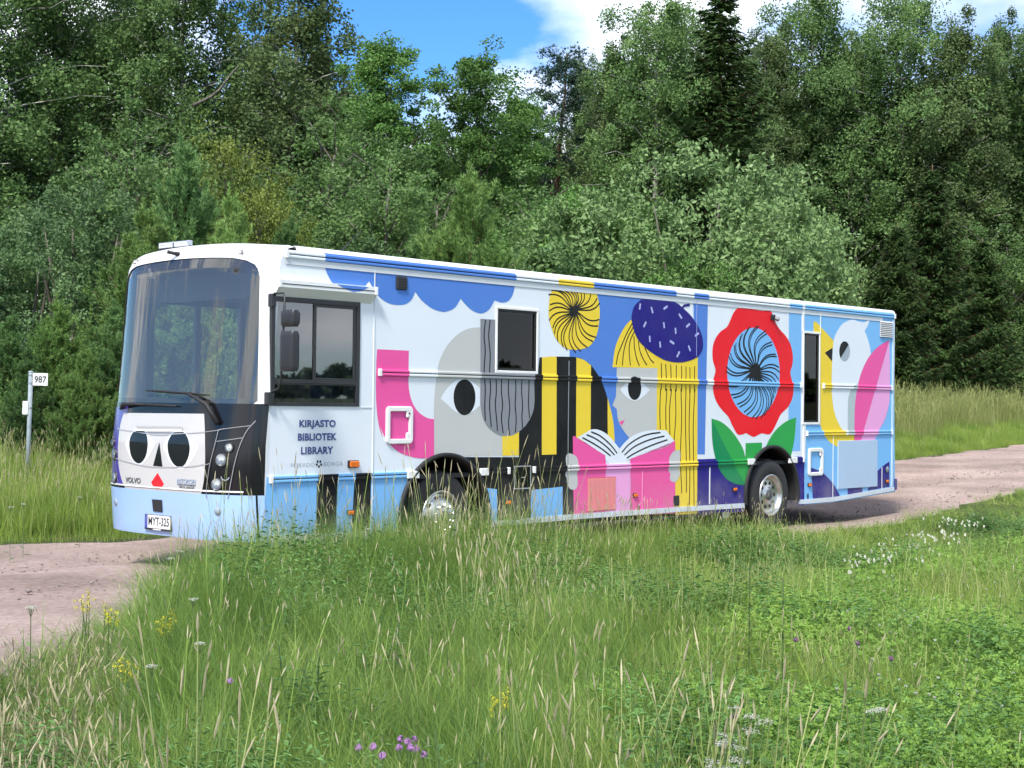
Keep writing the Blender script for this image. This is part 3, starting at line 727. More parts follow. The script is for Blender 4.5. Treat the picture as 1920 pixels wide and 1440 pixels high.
# interior seen through the glass: shelves with books, partition, dashboard, seat, wheel
M_in = mat('interior_panel', (0.16, 0.16, 0.16), .7)
dd = MB()
for q in ((.40,.47,1.15,2.95),(1.68,1.75,1.15,2.95),(1.04,1.11,1.15,2.95),(.47,1.68,2.88,2.95),(.47,1.68,1.15,1.25)): dd.box((q[0],2.51,q[2]),(q[1],2.56,q[3]))
fd = dd.build('passenger_door', M_plastic, bus)
MB().add([(.47,2.535,1.25),(1.68,2.535,1.25),(1.68,2.535,2.88),(.47,2.535,2.88)], [(0,1,2,3)]).build('door_pane', M_lens, fd)
MB().box((2.15, .06, .98), (2.19, 2.49, 3.3)).build('cab_partition', M_in, bus)
sh = MB(); ux0, ux1 = WIN2[0][0]-.9, WIN2[1][0]+1.2
for z in (1.3, 1.7, 2.1, 2.5, 2.9): sh.box((ux0, 2.1, z), (ux1, 2.45, z+.03))
for u in np.arange(ux0, ux1, .9): sh.box((u, 2.1, 1.0), (u+.03, 2.45, 3.1))
shelf = sh.build('bookshelf', mat('shelf_wood', (.28,.17,.09), .6), bus)
M_books = [mat('book_%s' % q, cc, .6) for q, cc in (('red',(.4,.05,.04)),('blue',(.05,.12,.35)),('ochre',(.5,.3,.05)),('cream',(.55,.5,.4)),('green',(.06,.25,.1)))]
bk = MB()
for z in (1.33, 1.73, 2.13, 2.53):
    u = ux0 + .05
    while u < ux1 - .05:
        wd = rng.uniform(.02, .05); bk.box((u, 2.12, z), (u+wd-.002, 2.3, z+rng.uniform(.2, .3)), int(rng.integers(5))); u += wd
o_ = bk.build('book_rows', M_books, shelf); tag(o_, kind='stuff')
MB().box((WIN3[0][0]-.4, .9, 1.0), (WIN3[1][0]+1.0, .95, 3.3)).build('rear_partition', mat('dark_panel', (.06,.06,.06), .7), bus)
# =================================================================== bus front
def Lz(z): return float(np.interp(z, [.3, .42, .87, 1.35, 1.80, 2.4, 3.10, 3.22, 3.30, 3.345, 3.365], [.035, .01, -.02, -.01, .03, .085, .135, .155, .195, .255, .33]))
def Bz(z): return float(np.interp(z, [.3, .9, 1.8, 3.1, 3.365], [.27, .29, .28, .26, .22]))
def crown(w, z):
    s = (w - 1.275) / 1.275; k = min(max((z - 2.2) / 0.9, 0), 1); return 0.065 * (1 - s*s) * k
def Fu(w, z):
    s = min(abs((w - 1.275) / 1.275), 1.0); return Lz(z) - Bz(z) * (1 - s**4) + (0.07 * max(0, (s-.93)/.07)**2)
def Fpt(w, z, off=0.0):
    e = 1e-3
    p = Vector((Fu(w, z), w, z + crown(w, z)))
    if off:
        w2 = min(w+e, 2.549); 
        pw = Vector((Fu(w2, z), w2, z + crown(w2, z))) - p; pz = Vector((Fu(w, z+e), w, z+e + crown(w, z+e))) - p
        if pw.length < 1e-6: pw = Vector((0, 1, 0))
        nn = pw.cross(pz).normalized()
        if nn.x > 0: nn = -nn
        p = p + nn * off
    return p
def Fr(px, py):
    """pixel on the bus front -> (w, z)"""
    d = dir_b(px, py); lo, hi = (-1.2 - EYE_B.x)/d.x, (1.4 - EYE_B.x)/d.x
    def g(t):
        p = EYE_B + d*t; w = min(max(p.y, 0), 2.55); z = p.z - crown(w, p.z); return p.x - Fu(w, z)
    n = 60; ts = [lo + (hi-lo)*k/n for k in range(n+1)]; t0 = hi
    for i in range(n):
        if g(ts[i]) < 0 <= g(ts[i+1]):
            l, h = ts[i], ts[i+1]
            for _ in range(40):
                m = (l+h)/2
                if g(m) < 0: l = m
                else: h = m
            t0 = l; break
    p = EYE_B + d*t0; w = min(max(p.y, .0), 2.55); return (w, p.z - crown(w, p.z))
WX = [0.02, 0.05, 0.09, 0.14] + list(np.arange(.2, 2.4, .075)) + [2.41, 2.46, 2.50, 2.53]
WZ = [.42, .6, .87, 1.1, 1.35, 1.58, 1.80, 2.1, 2.4, 2.75, 3.1, 3.16, 3.22, 3.26, 3.30, 3.325, 3.345, 3.356]
def front_skin(name, poly, m, off, parent, holes=(), uvp=True, smooth=True):
    if not uvp: poly = [Fr(*p[:2]) for p in poly]
    pc = tess(poly)
    for h in holes: pc = subtract(pc, h)
    pc = dice(pc, WX, WZ)
    return link(name, pieces_mesh(name, pc, lambda w, z: Fpt(w, z, off), smooth=smooth, flip=True), m, parent)
def front_lines(name, lines, wd, m, off, parent, px=True):
    for ln in lines:
        p = [Fr(*q) for q in smooth_path(ln, False, 8)] if px else ln
        L, R = ribbon_pts(p, wd); V = []
        for a, b in zip(L, R): V += [Fpt(*a, off), Fpt(*b, off)]
        me = bpy.data.meshes.new(name); me.from_pydata(V, [], [(2*i, 2*i+2, 2*i+3, 2*i+1) for i in range(len(L)-1)]); me.update(); o = link(name, me, m, parent)
    return o

ZSEAM, ZWB, ZTOP = 0.865, 1.765, 3.365
# windscreen outline, mirrored about the centre line
wr, zr = Fr(489, 500); wb, zb2 = Fr(480, 770)
w_in_t, w_in_b = max(.05, wr), max(.05, wb)
r = .09; zt = 3.205
gl = [(w_in_b+.02, ZWB), (2.55-w_in_b-.02, ZWB), (2.55-w_in_b+.005, ZWB+.03), (2.55-w_in_t, zt-.17), (2.55-w_in_t-.02, zt-.10), (2.55-w_in_t-.06, zt-.055), (2.55-w_in_t-.15, zt-.02), (2.55-w_in_t-.32, zt), (w_in_t+.32, zt), (w_in_t+.15, zt-.02), (w_in_t+.06, zt-.055), (w_in_t+.02, zt-.10), (w_in_t, zt-.17), (w_in_b-.005, ZWB+.03)]
cap = front_skin('front_cap', [(0, ZWB), (2.55, ZWB), (2.55, ZTOP), (0, ZTOP)], M_white, 0, bus, [gl])
# cap roof: from the top curve back to the roof
mb = MB(); ws = np.linspace(0, 2.55, 25); rows = []
rf = lambda w: float(np.interp(w, [q[0] for q in prof_roof], [q[1] for q in prof_roof]))
prof_roof = [(0.0, ZT + 0.045), (0.004, ZT + 0.068), (0.018, ZT + 0.086), (0.045, ZT + 0.098)] + [(w, ZT + 0.098 + 0.045*(1-((w-1.275)/1.23)**2)) for w in np.linspace(0.25, 2.3, 9)] + [(2.505, ZT+.098), (2.532, ZT+.086), (2.546, ZT+.068), (2.55, ZT+.045)]
for k in range(7):
    t = k/6
    for w in ws:
        p = Fpt(w, ZTOP); q = Vector((RU0+.02, w, rf(w)+.002)); a = p.lerp(q, t); a.z = p.z + (q.z-p.z)*(1-(1-t)**2); mb.v.append(tuple(a))
n = len(ws); mb.f = [(i*n+j, (i+1)*n+j, (i+1)*n+j+1, i*n+j+1) for i in range(6) for j in range(n-1)]; mb.m = [0]*len(mb.f)
mb.build('cap_roof', M_white, cap, True)
for yy, nm in ((0.0, 'near'), (2.55, 'far')):
    zsl = [.39, .6, .87, 1.35, 1.80, 2.4, 3.1, 3.22, 3.30, 3.345]
    vs = [tuple(Fpt(yy, z)) for z in zsl] + [(UAz(z)+.001, yy, z) for z in zsl]
    m_ = len(zsl); MB().add(vs, [(i, i+m_, i+m_+1, i+1) for i in range(m_-1)]).build('corner_post', paint('corner_grey', (.66,.70,.74)), cap)
if True:
    vs = [(UA, 0, ZT+.03), (RU0+.03, 0, ZT+.03), (RU0+.03, 0, ZT+.05), (UA, 0, ZT+.05)]
wind = front_skin('windscreen', gl, M_wind, -.012, bus)
# black border printed on the glass
def shrink(poly, a, b, top):
    return [(w + (a if w < 1.275 else -b), z + (.05 if z < 2 else -top)) for w, z in poly]
inner = shrink(gl, .10, .05, .05)
front_skin('windscreen_border', gl, M_gloss, -.02, wind, [inner])
lower = front_skin('front_panel', [(0, ZSEAM), (2.55, ZSEAM), (2.55, ZWB), (0, ZWB)], M_gloss, 0, bus)
bump = front_skin('front_bumper', [(0, .39), (2.55, .39), (2.55, ZSEAM-.012), (0, ZSEAM-.012)], paint('bumper_blue', PAL['bumper'], .3), .006, bus)
front_skin('bumper_gap', [(0, ZSEAM-.02), (2.55, ZSEAM-.02), (2.55, ZSEAM+.01), (0, ZSEAM+.01)], M_black, -.006, bump)
wA, zA = Fr(*zz('ZA', [(530, 960)])[0]); wB, zB = Fr(*zz('ZA', [(578, 960)])[0])
front_skin('bumper_corner_stripe', [(min(wA, .13), .39), (min(wA, .13), ZSEAM-.012), (.03, ZSEAM-.012), (.03, .39)], M_gloss, .009, bump)
front_skin('purple_side_panel', [(1.95, ZSEAM+.012), (2.55, ZSEAM+.012), (2.55, 1.70), (1.95, 1.72)], col('navy') if False else paint('purple_vinyl', (.05, .03, .30), .25, .5), .002, lower)
Z = lambda pts: smooth_path(zz('Z9', pts))
face = front_skin('grey_face', Z([(200,85,C),(1100,95,C),(1108,300),(1110,640),(1095,850),(1060,1025,C),(228,958,C),(180,860),(142,700),(130,500),(145,300),(170,170)]), paint('vinyl_facegrey', PAL['facegrey'], .3, .5), .004, bus, uvp=False)
M_ew = paint('eye_white', (.72, .75, .78), .25, .5)
front_skin('eye_white', Z([(210,440,C),(290,300),(345,240,C),(430,268),(470,312),(548,440,C),(480,570),(400,662),(340,665),(280,600)]), M_ew, .006, face, uvp=False)
front_skin('eye_white', Z([(640,465,C),(700,350),(745,290,C),(870,285,C),(930,340),(1042,475,C),(960,620),(880,710),(810,714),(740,660),(690,580)]), M_ew, .006, face, uvp=False)
front_skin('eye_pupil', Z([(345,285,C),(430,290,C),(460,350),(468,450),(450,560),(410,630),(370,652),(320,630),(280,560),(262,450),(270,370),(300,310)]), M_gloss, .008, face, uvp=False)
front_skin('eye_pupil', Z([(770,305,C),(870,300,C),(915,360),(940,470),(925,580),(880,670),(820,692),(760,660),(710,570),(692,470),(700,400),(735,335)]), M_gloss, .008, face, uvp=False)
front_skin('nose_mark', Z([(598,415,C),(633,692,C),(527,680,C)]), M_gloss, .006, face, uvp=False)
front_skin('red_mouth', Z([(578,760,C),(650,885,C),(612,933),(575,942),(540,925),(505,868,C)]), col('red'), .006, face, uvp=False)
front_skin('bonnet_handle', Z([(350,235,C),(865,243,C),(866,268,C),(352,262,C)]), mat('handle_grey', (.35,.35,.34), .5), .02, face, uvp=False)
front_skin('bonnet_handle_lip', Z([(338,266,C),(872,270,C),(870,292,C),(340,288,C)]), M_white, .03, face, uvp=False)
M_line = paint('chrome_trim_line', (.24, .24, .25), .3)
M_fline = paint('face_joint', (.40, .39, .39), .4)
front_lines('panel_joint', [zz('Z9', l) for l in ([(130,262),(300,292),(560,330),(800,322),(1105,300)],[(110,595),(300,650),(520,690),(900,690),(1105,662)])], .008, M_fline, .012, lower)
front_lines('trim_line', [zz('Z9', [(1105,302),(1265,280),(1325,262)]), zz('Z9', [(1265,280),(1215,480),(1170,660),(1140,860),(1127,1038)]), zz('ZA', [(160,245),(330,222),(482,204)]), zz('ZA', [(146,362),(270,345),(402,325)]), zz('ZA', [(528,155),(440,265),(370,420),(320,600),(285,780),(262,910),(250,930)]), zz('Z9', [(1110,672),(1165,655)]), zz('Z9', [(70,238),(140,262)]), zz('Z9', [(85,240),(100,500),(125,760),(150,940)])], .0075, M_line, .013, lower)
front_lines('trim_line', [[(w, ZSEAM+.022) for w in np.linspace(.12, 2.5, 40)]], .016, M_white, .012, lower, px=False)
# headlamps, mirrored
def lamp(px, py, rad, parent, mirror=True):
    w0, z0 = Fr(px, py)
    for w in ((w0, 2.55-w0) if mirror else (w0,)):
        p = Fpt(w, z0, .002); q = Fpt(w, z0, .03); ax = (q-p).normalized()
        h = MB().lathe([(rad*1.12,-.01),(rad*1.12,.010),(rad*1.0,.016),(rad*.96,.006)], p, ax, 28).build('headlamp', M_plastic, parent, True)
        MB().lathe([(rad*.99,.014),(rad*.80,.008),(rad*.5,.004),(rad*.2,.003),(.0005,.003)], p + ax*.004, ax, 28).build('lamp_reflector', mat('lamp_silver', (.80,.83,.83), .35, .25), h, True)
        MB().lathe([(.0005,.016),(rad*.2,.012),(rad*.24,.004)], p + ax*.0, ax, 16).build('lamp_bulb', mat('bulb_white', (.8,.85,.85), .3), h, True)
        MB().lathe([(rad*.99,.014),(rad*.7,.024),(rad*.3,.030),(.0005,.031)], p + ax*.004, ax, 28).build('lamp_glass', M_lens, h, True)
for (x, y), r in ((zz('ZA', [(270, 425)])[0], .044), (zz('ZA', [(192, 548)])[0], .062), (zz('ZA', [(145, 793)])[0], .060)): lamp(x, y, r, bus)
front_lines('tow_hook_ring', [zz('ZA', [(192,712),(205,738),(232,750),(258,740),(272,722)])], .012, M_alu, .016, lower)
p = zz('ZA', [(155, 1060)])[0]; w0, z0 = Fr(*p)
for w in (w0, 2.55-w0):
    q = Fpt(w, z0, .006); ax = (Fpt(w, z0, .03)-q).normalized(); MB().lathe([(.042,0),(.04,.006),(.0005,.008)], q, ax, 20).build('bumper_plug', mat('plug_grey', (.28,.33,.40), .5), bump, True)
front_skin('radar_cover', Z([(520,1055,C),(632,1062,C),(640,1200,C),(535,1190,C)]), M_plastic, .014, bump, uvp=False)
# number plate
cn = [Fr(*q) for q in zz('Z9', [(452,1230),(718,1262),(724,1388),(472,1358)])]
wc, zc0 = sum(q[0] for q in cn)/4, sum(q[1] for q in cn)/4
pl = bpy.data.objects.new('number_plate', None); COL.objects.link(pl); pl.parent = bus
pc_ = Fpt(wc, zc0, .02); pl.location = pc_; 
ang = math.atan2(Fu(wc+.2, zc0)-Fu(wc-.2, zc0), .4)
pl.rotation_euler = (pi/2, 0, -pi/2 - ang)       # local x to the viewer's right, local y up, local z to the viewer
PW, PH = .44, .135
MB().box((-PW/2-.01, -PH/2-.02, -.03), (PW/2+.01, PH/2+.005, -.002)).build('plate_holder', M_plastic, pl)
MB().box((-PW/2, -PH/2, -.002), (PW/2, PH/2, .001)).build('plate', M_white, pl)
MB().box((-PW/2, -PH/2, .001), (-PW/2+.045, PH/2, .002)).build('blue_band', col('blue') if False else paint('band_blue', (.02,.05,.35)), pl)
MB().box((-.08, -PH/2-.018, -.002), (.06, -PH/2-.006, .001)).build('holder_tab', M_white, pl)
def cap_height(bold):
    c = bpy.data.curves.new('t', 'FONT'); c.body = 'H'; c.size = 1; c.offset = bold
    o = bpy.data.objects.new('t', c); COL.objects.link(o)
    me = bpy.data.meshes.new_from_object(o.evaluated_get(bpy.context.evaluated_depsgraph_get())); ys = [v.co.y for v in me.vertices]
    bpy.data.objects.remove(o); bpy.data.curves.remove(c); bpy.data.meshes.remove(me); return min(ys), max(ys)
def text_mesh(s, height, bold=0.0, sx=1.0, track=1.0):
    cap_h = cap_height(bold)
    c = bpy.data.curves.new('t', 'FONT'); c.body = s; c.size = 1; c.offset = bold; c.space_character = track; c.align_x = 'CENTER'; c.resolution_u = 4
    o = bpy.data.objects.new('t', c); COL.objects.link(o)
    dg = bpy.context.evaluated_depsgraph_get(); me = bpy.data.meshes.new_from_object(o.evaluated_get(dg))
    bpy.data.objects.remove(o); bpy.data.curves.remove(c)
    V = np.array([v.co[:] for v in me.vertices]); mn, mxv = V.min(0), V.max(0); c0 = (mn+mxv)/2
    if cap_h is None: k = height/(mxv[1]-mn[1])
    else: k = height/(cap_h[1]-cap_h[0]); c0[1] = (cap_h[0]+cap_h[1])/2
    for v, q in zip(me.vertices, V): v.co = ((q[0]-c0[0])*k*sx, (q[1]-c0[1])*k, 0)
    me.materials.clear(); me.update(); return me
def fit_text(s, w, h, bold=0.0, track=1.0):
    me = text_mesh(s, h, bold, 1.0, track); x = [v.co.x for v in me.vertices]; k = w/(max(x)-min(x))
    for v in me.vertices: v.co.x *= k
    me.update(); return me
link('plate_characters', fit_text('MYT-325', .36, .085, .015), mat('plate_black', (.02,.02,.02), .5), pl, loc=(.022, .004, .0022))
def side_text(s, px0, px1, py0, py1, colour, bold, layer=2, track=1.0):
    (a, b), (c, d) = S(px0, (py0+py1)/2), S(px1, (py0+py1)/2); z0, z1 = S((px0+px1)/2, py1)[1], S((px0+px1)/2, py0)[1]
    return link('lettering', fit_text(s, c-a, z1-z0, bold, track), col(colour), side, loc=((a+c)/2, -(0.0016+.0008*layer), (z0+z1)/2), rot=(pi/2, 0, 0))
for s, x0, x1, y0, y1 in (('KIRJASTO', 371, 1190, 210, 370), ('BIBLIOTEK', 338, 1212, 508, 672), ('LIBRARY', 408, 1135, 810, 978)):
    a, b = zz('ZB', [(x0, y0), (x1, y1)]); side_text(s, a[0], b[0], a[1], b[1], 'ink', .040, 2, 1.06)
for s, x0, x1, y0, y1 in (('PORVOO', 178, 712, 1178, 1268), ('BORGÅ', 922, 1352, 1150, 1240)):
    a, b = zz('ZB', [(x0, y0), (x1, y1)]); side_text(s, a[0], b[0], a[1], b[1], 'silver', -.006, 2, 1.15)
mb = MB()
for k in range(5):
    a = pi/2 + 2*pi*k/5 + pi/5; cx_, cy_ = 812 + 52*cos(a), 1195 - 62*sin(a); q = S(*zz('ZB', [(cx_, cy_)])[0])
    mb.add([(q[0]+.012*cos(t), -.0036, q[1]+.014*sin(t)) for t in np.linspace(0, 2*pi, 13)[:-1]], [tuple(range(12))])
mb.build('town_emblem', col('black'), side)
def front_text(s, px0, px1, py0, py1, m, bold, off=.009):
    (w0, za_), (w1, zb_) = Fr(px0, (py0+py1)/2), Fr(px1, (py0+py1)/2); zt_, zl_ = Fr((px0+px1)/2, py0)[1], Fr((px0+px1)/2, py1)[1]
    wc, zc = (w0+w1)/2, (za_+zb_)/2
    me = fit_text(s, abs(w0-w1), zt_-zl_, bold)
    for v in me.vertices: v.co = Fpt(wc - v.co.x, zc + v.co.y + (za_-zb_)*0, off)
    me.update(); return link('lettering', me, m, face)
M_badge = mat('badge_grey', (.13,.14,.15), .35, .6)
q = zz('Z9', [(220, 812), (388, 872)]); front_text('VOLVO', q[0][0], q[1][0], q[0][1], q[1][1], M_badge, .02)
q = zz('Z9', [(802, 832), (1006, 890)]); front_text('KIITOKORI', q[0][0], q[1][0], q[0][1], q[1][1], mat('badge_blue', (.16,.25,.42), .35), .0)
q = zz('Z9', [(824, 908), (992, 938)]); front_text('SPECIAL VEHICLES', q[0][0], q[1][0], q[0][1], q[1][1], M_badge, .02)
front_lines('badge_rule', [zz('Z9', [(806,890),(1006,905)])], .008, M_badge, .009, face)
# ---- wipers
def fpath(pts, off): return [Fpt(*Fr(*p), o) for p, o in zip(zz('Z1', pts), off)]
for arm, blade in (([(835,1372),(770,1240),(640,1163),(560,1155)], [(335,1140),(440,1146),(560,1156),(650,1160),(745,1170)]), ([(72,1325),(190,1240),(250,1237),(330,1241)], [(200,1236),(330,1240),(430,1244),(545,1250)])):
    o = MB().tube(fpath(arm, [.03,.06,.05,.05]), [.030,.024,.014,.010], 6).build('wiper', M_black, bus, True)
    MB().tube(fpath(blade, [.03]*len(blade)), [.008]+[.012]*(len(blade)-2)+[.008], 5).build('wiper_blade', M_black, o, True)
# ---- roof front fittings
w0, z0 = Fr(*zz('Z1', [(983, 163)])[0])
for w in (w0, 2.55-w0):
    p = Fpt(w, z0, .002); o = MB().box((-.012,-.05,-.022), (.0,.05,.022), 0, .005).build('marker_lamp', mat('lamp_base', (.2,.2,.2), .5), bus, loc=p)
    MB().box((-.016,-.03,-.012), (-.012,.03,.012)).build('lamp_lens', mat('lens_white', (.75,.75,.72), .2), o)
a, b = Fpt(*Fr(*zz('Z1', [(550, 178)])[0])), None
d_ = dir_b(*zz('Z1', [(465, 158)])[0]); b = EYE_B + d_*((a.x-.10-EYE_B.x)/d_.x)
MB().tube([a, a.lerp(b, .5), b], [.026,.018,.02], 8).build('reversing_camera_arm', M_black, bus, True)
lbw0, lbw1 = 1.46, 2.02
lb = bpy.data.objects.new('roof_light_bar', None); COL.objects.link(lb); lb.parent = bus; lb.location = (.16, 0, 0)
for k in range(2):
    wa = lbw0 + k*(lbw1-lbw0)/2 + .01; wb_ = wa + (lbw1-lbw0)/2 - .02
    h = MB().box((0, wa, 3.445), (.06, wb_, 3.505), 0, .006).build('light_bar_body', M_alu, lb)
    for j in range(10):
        for i in range(2):
            y = wa + .012 + j*(wb_-wa-.024)/10; MB().box((-.003, y+.002, 3.452+i*.025), (.0, y+(wb_-wa-.024)/10-.002, 3.472+i*.025)).build('led_lens', mat('led_lens', (.65,.66,.85), .2), lb)
MB().box((.02, lbw0-.03, 3.40), (.05, lbw1+.02, 3.446)).build('light_bar_foot', M_plastic, lb)
p, q = S(650, 471), S(690, 436)
MB().tube([(p[0], .1, ZT+.09), (p[0]+(q[0]-p[0])*.5, .1, ZT+.09+(q[1]-p[1])*.55+.02), (q[0], .1, q[1]+.02)], [.008,.005,.003], 6).build('roof_aerial', M_plastic, bus)
# ---- mirrors
mr = bpy.data.objects.new('mirror_assembly', None); COL.objects.link(mr); mr.parent = bus
def Y(px, py, y): d = dir_b(px, py); t = (y-EYE_B.y)/d.y; return EYE_B + d*t
ym = -.22
path = [Y(*q, y) for q, y in zip(zz('Z1', [(1215,500),(1222,452),(1285,448),(1295,480),(1290,640),(1275,860),(1268,1060),(1250,1125),(1195,1152)]), [-.01,-.05,-.16,-.19,ym,ym,-.19,-.14,-.02])]
MB().tube(smooth3 := path, .011, 8).build('mirror_arm', M_plastic, mr, True)
for z1, (x0, y0, x1, y1) in (('a', (1258, 565, 1405, 690)), ('b', (1248, 715, 1402, 1005))):
    A, B = zz('Z1', [(x0, y0), (x1, y1)])
    p, q = Y(A[0], A[1], ym-.09), Y(B[0], B[1], ym-.09)
    uc = (p.x+q.x)/2; zt_, zl_ = p.z, q.z; hw = .105; hd = .055
    mb = MB(); rings = []
    rowsz = [(zl_, .72, .0), (zl_+.015, .92, 0), (zl_+.05, 1, 0), (zt_-.05, 1, 0), (zt_-.015, .94, 0), (zt_, .75, 0)]
    for z, k, _ in rowsz:
        for t in range(20):
            a = 2*pi*t/20; cx_, cy_ = cos(a), sin(a); e = .55
            mb.v.append((uc + hd*k*math.copysign(abs(cx_)**e, cx_) , ym-.09 + hw*(.86+.14*k)*math.copysign(abs(cy_)**e, cy_), z))
    mb.f = [(i*20+t, i*20+(t+1)%20, (i+1)*20+(t+1)%20, (i+1)*20+t) for i in range(len(rowsz)-1) for t in range(20)] + [tuple(range(20))[::-1], tuple(range(100, 120))]
    mb.m = [0]*len(mb.f)
    hs = mb.build('mirror_housing', M_plastic, mr, True); auto_smooth(hs, 50)
    MB().add([(uc+hd+.002, ym-.09-hw*.8, zl_+.03), (uc+hd+.002, ym-.09+hw*.8, zl_+.03), (uc+hd+.002, ym-.09+hw*.8, zt_-.03), (uc+hd+.002, ym-.09-hw*.8, zt_-.03)], [(0,1,2,3)]).build('mirror_glass', M_chrome, mr)
for px_, py_ in ((1210, 500), (1182, 1195)):
    p = Y(*zz('Z1', [(px_, py_)])[0], -.02); MB().box((p.x-.03, -.045, p.z-.065), (p.x+.03, .02, p.z+.065), 0, .006).build('mirror_bracket', M_plastic, mr)
for za__ in ((775, 640, 775, 900),): pass
MB().box((path[5].x-.016, path[5].y-.016, path[5].z-.06), (path[5].x+.016, path[5].y+.016, path[5].z+.02), 0, .004).build('arm_clamp', M_plastic, mr)
# ---- hatches, lamps, louvres on the side
def ring_hatch(px, inner_px, name, lab=None):
    (a, b), (c, d) = px[0], px[1]; u0, z1 = S(a, b); u1, z0 = S(c, d)
    t = .055; h = .028; mb = MB()
    def rr(d, r):
        o = []
        for cx_, cz_, a0 in ((u1-d-r, z1-d-r, 0), (u0+d+r, z1-d-r, pi/2), (u0+d+r, z0+d+r, pi), (u1-d-r, z0+d+r, 1.5*pi)):
            for k in range(7): an = a0 + pi/2*k/6; o.append((cx_ + r*cos(an), cz_ + r*sin(an)))
        return o
    rings = [(rr(0, .05), 0), (rr(0, .05), -h+.01), (rr(.010, .045), -h), (rr(t-.008, .02), -h), (rr(t, .016), -h+.01), (rr(t, .016), 0)]
    vs = [(u_, y_, z_) for R_, y_ in rings for u_, z_ in R_]; nn_ = 28
    mb.add(vs, [(i*nn_+k, i*nn_+(k+1) % nn_, (i+1)*nn_+(k+1) % nn_, (i+1)*nn_+k) for i in range(5) for k in range(nn_)])
    mb.box((u1-t-.05, -h+.002, z1-t-.07), (u1-t+.02, 0, z1-t+.02), 0, .014); mb.box((u1-t-.05, -h+.002, z0+t-.02), (u1-t+.02, 0, z0+t+.07), 0, .014)
    o = mb.build(name, M_white, bus)
    MB().lathe([(.012,0),(.010,.004),(.0005,.004)], (u1-t-.01, -h, z1-t-.02), (0,-1,0), 12).build('hatch_lock', M_plastic, o); return o
ring_hatch((zz('Z3', [(860,1188)])[0], zz('Z4', [(420,238)])[0]), None, 'filler_hatch')
ring_hatch((zz('Z8', [(1052,330)])[0], zz('Z8', [(1178,568)])[0]), None, 'filler_hatch')
u0, z1 = S(*zz('Z4', [(1288,428)])[0]); u1, z0 = S(*zz('Z4', [(1428,622)])[0])
fl = MB(); t = .014
for q in ((u0, u1, z1-t, z1), (u0, u1, z0, z0+t), (u0, u0+t, z0+t, z1-t), (u1-t, u1, z0+t, z1-t)): fl.box((q[0], -.03, q[2]), (q[1], 0, q[3]), 0, .004)
fh = fl.build('fuel_flap', M_alu, bus)
MB().box((u0+t, -.024, z0+t), (u1-t, 0, z1-t)).build('flap_panel', M_gloss, fh)
MB().box(((u0+u1)/2-.03, -.03, (z0+z1)/2-.006), ((u0+u1)/2+.03, -.024, (z0+z1)/2+.006)).build('flap_latch', M_alu, fh)
def side_lamp(px, py, w=.10, h=.055, d=.03):
    u, z = S(px, py); o = MB().box((u-w/2, -d*.5, z-h/2), (u+w/2, 0, z+h/2), 0, .006).build('side_marker_lamp', M_black, bus)
    MB().box((u-w/2+.008, -d, z-h/2+.007), (u+w/2-.008, -d*.5, z+h/2-.007), 0, .007).build('amber_lens', M_amber, o)
side_lamp(661, 870, .145, .078, .045)
for q in ((656, 961), (951, 942), (1376.5, 917.5), (1190, 928.5), (1517, 909), (1662, 902)): side_lamp(*q)
u0, z1 = S(*zz('Z6', [(520,905)])[0]); u1, z0 = S(*zz('Z6', [(787,1215)])[0])
g = bpy.data.objects.new('air_grille', None); COL.objects.link(g); g.parent = bus
MB().box((u0, -.0075, z0), (u1, -.001, z1)).build('grille_back', mat('grille_back', (.45,.10,.12), .6), g)
ns = 22; gm = MB().box((0, -.014, 0), ((u1-u0)/ns*.55, -.0072, z1-z0-.02)).mesh('grille_slat'); gm.materials.append(col('coral'))
for k in range(ns): link('grille_slat', gm, None, g, loc=(u0 + (k+.2)*(u1-u0)/ns, 0, z0+.01))
u0, z1 = S(*zz('Z7', [(1670,376)])[0]); u1, z0 = S(*zz('Z7', [(1774,526)])[0])
g = bpy.data.objects.new('vent_louvre', None); COL.objects.link(g); g.parent = bus
MB().box((u0, -.009, z0), (u1, -.001, z1)).build('louvre_back', mat('louvre_grey', (.25,.32,.40), .6), g)
ns = 9; hh = (z1-z0)/ns
lm = MB().add([(0,-.03,0),(u1-u0,-.03,0),(u1-u0,-.009,hh*.72),(0,-.009,hh*.72),(0,-.009,0),(u1-u0,-.009,0)], [(0,1,2,3),(0,4,5,1),(0,3,4),(1,5,2)]).mesh('louvre_slat'); lm.materials.append(M_white)
for k in range(ns): link('louvre_slat', lm, None, g, loc=(u0, 0, z0 + hh*k + hh*.1))
(u0, z1), (u1, z0) = S(*zz('Z8', [(1313,264)])[0]), S(*zz('Z8', [(1656,664)])[0])
MB().box((u0, -.016, z0), (u1, 0, z1), 0, .003).build('engine_hatch', paint('hatch_frost', PAL['frost'], .3), bus)
u, z = S(*zz('Z3', [(967, 335)])[0])
g = MB().box((u-.085, -.02, z-.075), (u+.085, 0, z+.075), 0, .012).build('intake_vent', M_plastic, bus)
for k in range(4): MB().box((u-.06, -.026, z-.052+k*.03), (u+.06, -.02, z-.042+k*.03)).build('vent_slat', M_black, g)
u, z = S(*zz('Z7', [(735, 355)])[0])
g = MB().box((u-.06, -.03, z-.03), (u+.05, 0, z+.05), 0, .01).build('side_camera', M_plastic, bus)
MB().lathe([(.03,0),(.032,.06),(.026,.07),(.0005,.07)], (u+.02, -.03, z), (.5,-.8,-.3), 16).build('camera_lens', mat('camera_grey', (.25,.25,.26), .4, .4), g)
u, z = S(*zz('Z6', [(1377, 1125)])[0]); MB().box((u-.07, -.012, z-.07), (u+.06, 0, z+.07), 0, .006).build('power_socket', M_plastic, bus)
u, z = S(*zz('Z8', [(1745, 515)])[0]); MB().lathe([(.045,0),(.05,.008),(.0005,.012)], (u, -.004, z), (0,-1,0), 20).build('door_catch', M_alu, bus)
